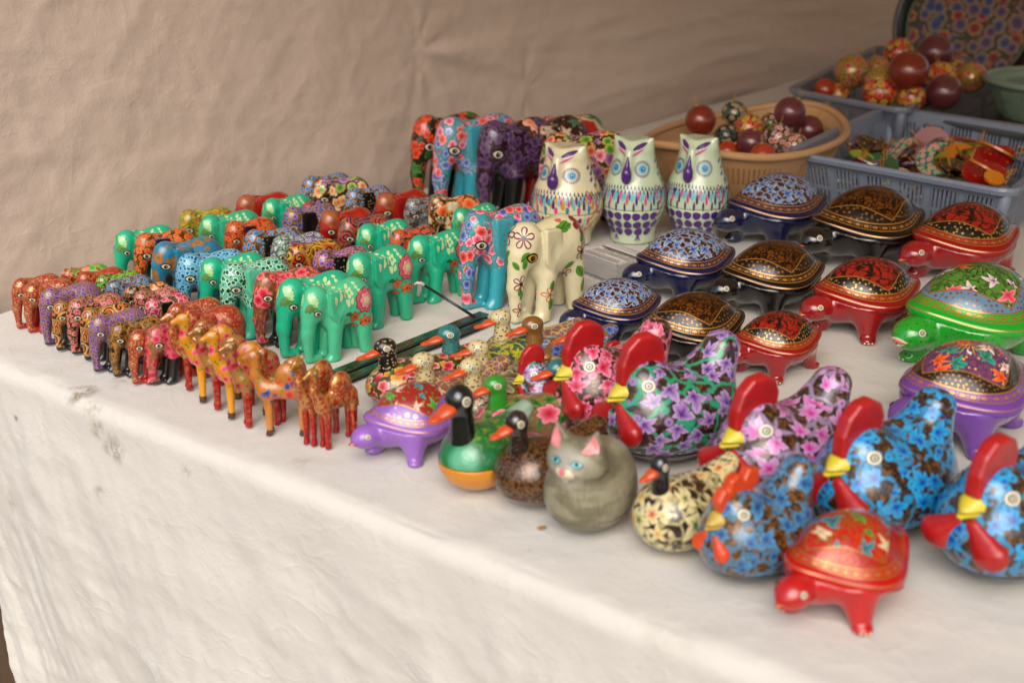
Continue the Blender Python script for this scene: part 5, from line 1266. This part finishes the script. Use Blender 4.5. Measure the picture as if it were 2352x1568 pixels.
duck('teal headed duck peeking out behind the pink hen', *R7(1640, 395), 0.086, d_teal, lacquer('head_teal', '#1c6a6c', .15, .25, .6), None, -4, scale=(1.3, 1.25, 1), hs=.92)
duck('teal headed duck with yellow leaf tail beyond the pink hen comb', *R7(1768, 165), 0.089, d_teal, lacquer('head_teal', '#1c6a6c', .15, .25, .6), None, -4, scale=(1.3, 1.25, 1), hs=.92)
duck('large mallard duck with dark head, green breast and orange yellow base', *R7(985, 540), .114, d_mall, lacquer('head_darkgreen', '#06140f', .3, .12, .9), lacquer('base_amber', '#c8800c', .12, .35), 14, scale=(.84, 1.0, 1), seam=.30, hs=1.22, anchor=(.28, 0, 1.09))
duck('bronze duck with dark brown head next to the grey cat', *R7(1365, 745), .112, d_bronze, lacquer('head_umber', '#1f1510', .2, .18, .8, '#6a5a40'), None, 4, scale=(.95, 1.1, 1), hs=.86, anchor=(.28, 0, .93))
duck('cream flowered duck with a thin black head next to the grey cat', *R8(588, 660), .116, d_cream, lacquer('head_navy', '#10101c', .2, .2, .8, '#5a4a30'), None, 8, scale=(.84, 1, 1), hs=.74, anchor=(.28, 0, .86))
cat('grey tabby cat box with pink ears and pale blue eyes', *R8(245, 985), .115, 6)

# ------------------------------------------------------------ owls: placed by the middle of their base
owl('ivory owl with ochre feathers, leftmost of the three', *R3(1200, 945), .168, '#cfc8a4', False, 9, scale=(1.2, 1.2, 1))
owl('pale mint owl with purple grapes, middle of the three', *R5(190, 650), .178, '#b8c8a8', True, 17, scale=(1.02, 1.02, 1))
owl('pale mint owl with purple grapes, rightmost of the three', *R5(495, 645), .178, '#b8c8a8', True, 8, scale=(1.02, 1.02, 1))

# ------------------------------------------------------------ small things on the cloth
def box_thing(name, label, cat_, c, ra, rb, z0, z1, mt, rz=0.0, part='case', bev=.002):
    t = empty(name, c, math.atan2(A.y, A.x)+rz); tag(t, label, cat_); b = MB(); b.box((-ra, -rb, z0), (ra, rb, z1)); o = link(part, b.mesh(part, False), mt, t)
    md = o.modifiers.new('bevel', 'BEVEL'); md.width = bev; md.segments = 2; return t
paper = lacquer('card_paper', '#dcd8d4', .02, .7, 0); ink = lacquer('card_ink', '#2c2a2c', .05, .6, 0); grey = lacquer('card_grey', '#5a5854', .05, .6, 0)
cc = P(1406, 584, .032); stk = empty('card_stack', (cc.x, cc.y, 0), math.atan2(A.y, A.x)-R(16)); tag(stk, 'stack of printed white business cards in the clear case', 'cards')
for i in range(12):
    b = MB(); z0 = .002+i*.0025; rr = random.Random(i); dx, dy = rr.uniform(-.0006, .0006), rr.uniform(-.0006, .0006); b.box((-.045+dx, -.0275+dy, z0), (.045+dx, .0275+dy, z0+.0021)); link('card', b.mesh('card', False), paper, stk)
b = MB(); zt = .002+11*.0025+.0021
b.box((-.044, .0150, zt+.0001), (.044, .0215, zt+.0003)); link('printed_band', b.mesh('printed_band', False), grey, stk)
b = MB(); rr = random.Random(5)
for r_ in range(10):
    y = .0045-r_*.0030; x = -.041
    if r_ in (5,): continue
    while x < (.041 if r_ < 4 else (-.012 if r_ < 6 else .034)):
        w = rr.uniform(.002, .006); b.box((x, y, zt+.0001), (min(x+w, .042), y+.0011, zt+.0003)); x += w+.0012
link('small_print', b.mesh('small_print', False), ink, stk)
def text(s, size, loc, mt, parent, name='lettering', bold=.0):
    c = bpy.data.curves.new(name, 'FONT'); c.body = s; c.size = size; c.align_x = 'CENTER'; c.align_y = 'CENTER'; c.offset = bold; c.extrude = .0001
    o = bpy.data.objects.new(name, c); COL.objects.link(o); c.materials.append(mt); me = bpy.data.meshes.new_from_object(o); bpy.data.objects.remove(o); me.materials.clear(); o = link(name, me, mt, parent); o.location = loc; o['kind'] = 'stuff'; return o
text('CHINAR VALLEY ARTS', .0072, (.004, .0112, zt+.0003), ink, stk, bold=.00015)
gl = bpy.data.materials.new('clear_plastic'); gl.use_nodes = True; pb = gl.node_tree.nodes['Principled BSDF']; pb.inputs['Base Color'].default_value = (.9, .9, .9, 1); pb.inputs['Roughness'].default_value = .12; pb.inputs['Transmission Weight'].default_value = .95; pb.inputs['IOR'].default_value = 1.2
ch = empty('card_case', (cc.x, cc.y, 0), math.atan2(A.y, A.x)-R(16)); tag(ch, 'clear plastic case holding the business cards', 'card case'); b = MB(); w, d, h, th = .049, .0315, .036, .0016
for (a0, a1) in (((-w, -d-th, 0), (w, -d, h)), ((-w, d, 0), (w, d+th, h)), ((-w-th, -d-th, 0), (-w, d+th, h)), ((w, -d-th, 0), (w+th, d+th, h))): b.box(a0, a1)
link('case_wall', b.mesh('case_wall', False), gl, ch)
steel = lacquer('dull_steel', '#6a6a68', .1, .3, 0); rr = random.Random(2)
for i in range(6):
    q = P(1474+rr.uniform(-14, 14), 552+rr.uniform(-5, 6)); t = empty('nail', q, rr.uniform(0, 3.1)); tag(t, 'small loose steel nail lying behind the business cards', 'nail', 'loose nails behind the cards')
    b = MB(); b.tube([(-.014, 0, .0012), (.012, 0, .0012), (.016, 0, .0012)], [.0009, .0009, .0002], 6); link('shank', b.mesh('shank'), steel, t); b = MB(); b.tube([(-.0150, 0, .0016), (-.014, 0, .0016)], .0021, 8); link('head', b.mesh('head'), steel, t)
# black rod with a pale hooked tip
q0, q1 = P(1092, 729, .014), P(975, 655, .05); t = empty('rod', q0); tag(t, 'thin black rod with a pale hooked tip leaning over the cloth', 'rod')
b = MB(); b.tube([(0, 0, 0), tuple(q1-q0)], [.0022, .0018], 8); link('shaft', b.mesh('shaft'), lacquer('rod_black', '#0c0a0a', .1, .35, .3), t)
e1 = q1-q0; b = MB(); b.tube([tuple(e1), tuple(e1+Vector((-.004, 0, .003))), tuple(e1+Vector((-.010, 0, .0035))), tuple(e1+Vector((-.014, 0, .001)))], [.0024, .0022, .0022, .0016], 8); link('hook_tip', b.mesh('hook_tip'), lacquer('tip_bone', '#b8b0a4', .1, .5, .1), t)
# lacquered pencil cases lying behind the ducks
gcs = body_pattern('case_green', '#123a28', [dict(t='vine', s=60, w=.10, c='#2c5a44', cut=.5), dict(t='dots', s=90, rad=.3, c='#5a2a20')], .2)
for lab, (u0, v0), (u1, v1), wd, ht in (('long narrow dark green lacquer case lying behind the ducks', (772, 868), (1112, 731), .016, .009), ('long narrow dark green lacquer case, nearer the camels and ducks', (784, 884), (1124, 745), .014, .007)):
    p0, p1 = P(u0, v0), P(u1, v1); c = (p0+p1)/2; L = (p1-p0).length; t = empty('pencil_case', c, math.atan2((p1-p0).y, (p1-p0).x)); tag(t, lab, 'pencil case', 'green lacquer pencil cases')
    b = MB(); b.box((-L/2, -wd/2, 0), (L/2, wd/2, ht*.55)); o = link('tray', b.mesh('tray', False), lacquer('case_black', '#0c0c0a', .1, .3), t); md = o.modifiers.new('bevel', 'BEVEL'); md.width = .002; md.segments = 2
    b = MB(); b.box((-L/2-.001, -wd/2-.001, ht*.62), (L/2+.001, wd/2+.001, ht)); o = link('sliding_lid', b.mesh('sliding_lid', False), gcs, t); md = o.modifiers.new('bevel', 'BEVEL'); md.width = .002; md.segments = 2
t = empty('crumb', P(1244, 1212), .4); tag(t, 'tiny ochre paint flake lying on the cloth in front of the cat', 'flake'); b = MB(); b.lathe([(0, 0), (.0045, .0003), (.005, .0008), (.003, .0012), (0, .0013)], 10, sx=1, sy=.5); link('flake', b.mesh('flake'), lacquer('ochre_flake', '#a5702c', .2, .6, 0), t)

# ------------------------------------------------------------ baskets with baubles and ornaments
def rb(label, pO, p1, p2, h, colour, bars, rows):
    O, a, c = P(*pO, h), P(*p1, h), P(*p2, h); O0 = Vector((O.x, O.y, 0)); E1 = a-O; E2 = c-O; E1.z = E2.z = 0; return rect_basket(label, O0, E1, E2, h, colour, bars, rows)
rb('blue grey slotted basket of flat ornaments in front', (1822, 347), (2318, 436), (2040, 247), .11, '#7a8394', (48, 40), 2)
rb('blue grey basket heaped with large baubles at the back', (1822, 204), (2075, 250), (2020, 108), .12, '#767b88', (32, 48), 2)
rb('dark grey basket half hidden under the green bowl', (2092, 262), (2420, 318), (2310, 172), .10, '#4a4c50', (32, 32), 2)
lp, rp, fp, kp = P(1512, 300, .12), P(1985, 262, .12), P(1715, 392, .12), P(1770, 207, .12)
oc = (fp+kp)/2; oc.z = 0; half = (fp-kp).length/2; 
oc = P(1718, 312, .115); oc.z = 0
oval_basket('tan oval basket of small baubles between the owls and the grey basket', oc, .25, .155, math.atan2(B.y, B.x), .115, '#bb9064')
AWN = bpy.data.materials.new('awning_cloth'); AWN.use_nodes = True; _t = AWN.node_tree; _t.nodes.clear(); _o = _t.nodes.new('ShaderNodeOutputMaterial'); _m = _t.nodes.new('ShaderNodeMixShader'); _d = _t.nodes.new('ShaderNodeBsdfDiffuse'); _l = _t.nodes.new('ShaderNodeBsdfTranslucent')
_d.inputs[0].default_value = hx('#b5a590'); _l.inputs[0].default_value = hx('#d6c0a4'); _m.inputs[0].default_value = .6; _t.links.new(_d.outputs[0], _m.inputs[1]); _t.links.new(_l.outputs[0], _m.inputs[2]); _t.links.new(_m.outputs[0], _o.inputs[0])
# unseen awning, inferred over the stall, added and tuned to shade the table
aw = MB(); q = [from_ab(-.5, -.05, 1.25), from_ab(5.0, -.05, 1.25), from_ab(5.0, 7.0, 1.45), from_ab(-.5, 7.0, 1.45)]; aw.hexa([v for v in q]+[v+Vector((0, 0, .004)) for v in q])
o = link('unseen_awning', aw.mesh('awning_sheet', False), AWN); tag(o, 'plain brown cloth awning out of view over the stall, added to shade it', 'awning')
bq = P(2440, 196, .15); bt = oval_basket('pale green round colander bowl at the right edge', Vector((bq.x, bq.y, .08)), .15, .15, 0, .08, '#7a8f7a', wave=.0)
b_red = body_pattern('ball_red', '#7a1c10', [dict(t='dots', s=14, rad=.2, c='#8a2c1c', r=1)], .45, golden=hx('#a0502c')); b_pur = body_pattern('ball_purple', '#5a2030', [dict(t='dots', s=14, rad=.2, c='#6a2c3c', r=1)], .4, golden=hx('#9a5c44'))
b_dk = body_pattern('ball_dark', '#0e1014', [dict(t='flower', s=2.2, rad=.5, n=5, k=.6, p=.7, cols=[('#8a7a4a', '#a0906a', '#a89880'), ('#20342c', '#2c4a44', '#4a5a50')], edge='#3a3018')], .2)
b_grn = body_pattern('ball_green', '#1c2412', [dict(t='flower', s=2.2, rad=.52, n=6, k=.6, p=.7, cols=[('#b84030', '#d08870', '#d8b0a0'), ('#3a4a20', '#5a6430', '#7a7a40'), ('#a06078', '#c898a8', '#d0b0b8')], edge='#24180c')], .3)
b_gld = body_pattern('ball_gold', '#7a5a20', [dict(t='flower', s=2.2, rad=.5, n=5, k=.6, p=.7, cols=[('#a02018', '#c04838', '#d08870'), ('#5a5a20', '#8a7a2c', '#a8903a')], edge='#4a3010')], .9, golden=hx('#c0954a'))
b_org = body_pattern('ball_orange', '#a8240e', [dict(t='flower', s=2.6, rad=.4, n=5, k=.6, p=.8, cols=[('#3a1008', '#7a1c0c', '#c84a1c')], edge='#c8501c')], .3)
b_rm = body_pattern('ball_redmulti', '#7a100e', [dict(t='flower', s=2.2, rad=.52, n=6, k=.7, p=.6, cols=[('#a81414', '#cf3424', '#d8604a'), ('#b87a1c', '#c8942c', '#c8a850')], edge='#4a2a10')], .4)
bb = [(308, 762, .135, 95, b_red, 'plain copper red bauble above the middle owls'), (520, 720, .12, 80, b_dk, 'black bauble with pale flowers at the back of the tan basket'), (615, 812, .11, 90, b_rm, 'red and gold bauble in the middle of the tan basket'),
 (472, 862, .10, 78, b_dk, 'dark silvery bauble with a gold loop near the right owl'), (630, 905, .115, 90, b_pur, 'purple bauble in the middle of the tan basket'), (700, 990, .105, 82, b_org, 'orange speckled bauble at the front rim of the tan basket'),
 (755, 785, .105, 70, b_grn, 'green flowered bauble under the plain purple one'), (795, 875, .11, 92, b_grn, 'bauble with pink and green flowers on black'), (872, 712, .145, 95, b_pur, 'plain purple bauble hanging from its gold string'),
 (1035, 745, .11, 68, b_rm, 'red and green bauble at the back of the tan basket'), (990, 825, .105, 92, b_pur, 'dull purple bauble at the right of the tan basket'), (905, 925, .10, 80, b_grn, 'green and orange bauble next to the grey basket rim'), (1150, 770, .105, 80, b_pur, 'mauve bauble at the far right of the tan basket'), (480, 965, .095, 72, b_org, 'red orange bauble behind the right owl')]
for (x, y, z, r, m, lab) in bb: bauble(lab, *R6(x, y), z, r*.3634, m, group='baubles in the tan basket')
bb2 = [(1265, 455, .15, 105, b_gld, 'gold bauble with red flowers at the left of the back heap'), (1425, 440, .15, 80, b_gld, 'golden dotted bauble left of the big red one'), (1560, 335, .17, 88, b_rm, 'red flowered bauble at the top of the back heap'), (1622, 452, .18, 120, b_red, 'largest plain red bauble in the back basket'),
 (1790, 335, .18, 105, b_pur, 'plain maroon bauble in front of the round tray'), (1442, 585, .13, 105, b_rm, 'pinkish red bauble at the front left of the back heap'), (1640, 622, .125, 84, b_rm, 'red bauble behind the corner of the grey basket'), (1825, 495, .14, 98, b_rm, 'red flowered bauble right of the largest red one'),
 (1845, 585, .135, 105, b_pur, 'plum bauble near the right rim of the back basket'), (2020, 492, .14, 90, b_gld, 'gold bauble with pink flowers at the right of the back heap'), (1900, 445, .135, 70, b_rm, 'small red bauble between the plum and gold ones'), (1095, 570, .11, 70, b_org, 'orange red bauble low at the left of the back basket'), (1180, 600, .10, 70, b_rm, 'dark red bauble low beside the tan basket handle'), (1440, 520, .15, 90, b_gld, 'gold spotted bauble above the pinkish red one')]
for (x, y, z, r, m, lab) in bb2: bauble(lab, *R6(x, y), z, r*.3634, m, group='baubles in the back basket')
o_teal = body_pattern('orn_teal', '#3a7a7a', [dict(t='flower', s=90, rad=.5, n=5, k=.6, p=.8, cols=[('#c85a3a', '#d88a6a', '#d8b8a0'), ('#8aa050', '#9ab070', '#b0c090')], edge='#2a5a50')], .1)
o_pur = body_pattern('orn_purple', '#5a4468', [dict(t='flower', s=90, rad=.45, n=5, k=.6, p=.8, cols=[('#8a7aa0', '#a898b8', '#b8a8c0')], edge='#3a2c48')], .1)
o_rust = lacquer('orn_rust', '#8a2f14', .25); o_blk = body_pattern('orn_black', '#100c0a', [dict(t='dots', s=120, rad=.3, c='#a8782c')], .2); o_yel = lacquer('orn_lime', '#8fa428', .2); o_red = body_pattern('orn_red', '#a01414', [dict(t='dots', s=90, rad=.2, c='#b8601c')], .05); o_org = lacquer('orn_orange', '#d07c10', .1); o_wh = lacquer('orn_white', '#c0b8a8', .1); o_grn = lacquer('orn_green', '#1f5a34', .2)
cres = crescent_pts(.037); star = [((.035 if i % 2 == 0 else .015)*math.cos(i*math.pi/5), (.035 if i % 2 == 0 else .015)*math.sin(i*math.pi/5)) for i in range(10)]
leafo = [(x-.025, y) for x, y in leafp(.05, .012, 20)]; stick = [(-.05, -.004), (.05, -.004), (.05, .004), (-.05, .004)]; disc = circ(24, .032)
pillow = [(.038*math.copysign(abs(math.cos(t))**.7, math.cos(t)), .028*math.copysign(abs(math.sin(t))**.7, math.sin(t))) for t in [2*math.pi*i/28 for i in range(28)]]
OR = [('crescent_ornament', 'teal flowered crescent ornament leaning in the grey basket', cres, 1575, 975, .075, o_teal, (.9, .1), -1.3), ('crescent_ornament', 'teal flowered crescent ornament right of the other teal one', cres, 1800, 1010, .07, o_teal, (.8, -.2), -.4), ('crescent_ornament', 'lilac crescent ornament behind the teal ones', cres, 1630, 905, .08, o_pur, (1.0, .2), -1.9),
 ('crescent_ornament', 'rust red crescent ornament standing on edge', cres, 1765, 925, .085, o_rust, (1.3, .5), -.6), ('leaf_ornament', 'lime green leaf ornament at the left of the grey basket', leafo, 1325, 985, .072, o_yel, (.5, .2), -.5), ('star_ornament', 'black star ornament lying in the grey basket', star, 1450, 925, .075, o_blk, (.5, .2), .3),
 ('stick_ornament', 'long rust red stick ornament pointing right', stick, 1950, 880, .085, o_rust, (.2, .1), -.45), ('disc_ornament', 'black disc ornament with gold dots', disc, 1920, 1060, .062, o_blk, (.35, .1), .2), ('round_ornament', 'red ornament with white trim at the right of the grey basket', pillow, 2160, 990, .085, o_red, (.55, -.1), -.2), ('round_ornament', 'second red ornament in front of the other at the grey basket rim', pillow, 2100, 1095, .08, o_red, (.6, .1), -.3),
 ('crescent_ornament', 'orange arched ornament above the red one', cres, 2190, 955, .092, o_org, (.5, 0), -1.57+3.4), ('crescent_ornament', 'small orange arched ornament at the basket rim', crescent_pts(.030), 2105, 1060, .09, o_org, (.5, 0), -1.5+3.2), ('leaf_ornament', 'dark green leaf ornament at the far right of the grey basket', leafo, 2300, 1010, .085, o_grn, (.6, .2), 1.2), ('disc_ornament', 'small orange disc ornament at the lower rim', circ(20, .018), 2165, 1125, .085, o_org, (.5, .1), 0),
 ('leaf_ornament', 'teal leaf ornament under the long stick', leafo, 1900, 905, .078, o_teal, (.4, .3), -.3), ('disc_ornament', 'black disc ornament at the left behind the lime leaf', disc, 1380, 930, .07, o_blk, (.6, .1), .5)]
for nm, lab, pts, x, y, z, m, tl, rz in OR: flat_ornament(nm, lab, pts, *R6(x, y), z, m, tl, rz)
MN = ['teal flowered', 'lilac', 'rust brown', 'black gold dotted', 'red', 'lime green', 'dark green', 'orange', 'black gold dotted', 'rust brown']
rr = random.Random(9); mats = [o_teal, o_pur, o_rust, o_blk, o_red, o_yel, o_grn, o_org, o_blk, o_rust]
kinds = [('crescent_ornament', cres), ('star_ornament', star), ('leaf_ornament', leafo), ('disc_ornament', disc)]
for i in range(64):
    u = rr.uniform(1900, 2290); v = rr.uniform(342, 405) if i < 40 else rr.uniform(370, 460); z = rr.uniform(.03, .065) if i < 40 else rr.uniform(.015, .04); k = kinds[rr.randrange(4)]
    mi_ = rr.randrange(10); flat_ornament(k[0], '%s %s lying in the pile at the bottom of the grey basket' % (MN[mi_], k[0].replace('_', ' ')), k[1], u, v, z, mats[mi_], (rr.uniform(-.7, .7), rr.uniform(-.5, .5)), rr.uniform(0, 6), group='ornaments piled in the bottom of the grey basket')
# round painted tray leaning at the back
pc = P(2221, 62, .19); t = empty('round_tray', pc, 0); tag(t, 'round dark rimmed tray painted with red and blue flowers, leaning at the back', 'tray'); nrm = (Vector((0, 0, H+.5))-pc).normalized(); t.rotation_euler = nrm.to_track_quat('Z', 'Y').to_euler()
pf = body_pattern('tray_flowers', '#3a3618', [dict(t='flower', s=26, rad=.5, n=6, k=.75, p=.6, cols=[('#5a1010', '#8a1414', '#a07048'), ('#1c2c5a', '#2c4478', '#8a7058'), ('#382858', '#4a3868', '#8a6a58')], edge='#7a6038', ew=.06), dict(t='dots', s=80, rad=.25, c='#7a5a3c')], .1, rough=.6, coat=0)
b = MB(); b.lathe([(0, 0), (.155, 0)], 64); link('painted_face', b.mesh('painted_face'), pf, t)
b = MB(); b.lathe([(.150, -.004), (.152, .003), (.172, .022), (.180, .024), (.183, .018), (.172, .004), (.155, -.010), (0, -.010)], 64); link('rim', b.mesh('rim'), lacquer('tray_black', '#120e10', .1, .35), t)
b = MB(); b.tube([(.148*math.cos(w), .148*math.sin(w), .002) for w in [2*math.pi*i/64 for i in range(64)]], .0035, 6, closed=True); link('green_band', b.mesh('green_band'), lacquer('tray_green', '#3f5a20', .1, .4), t)
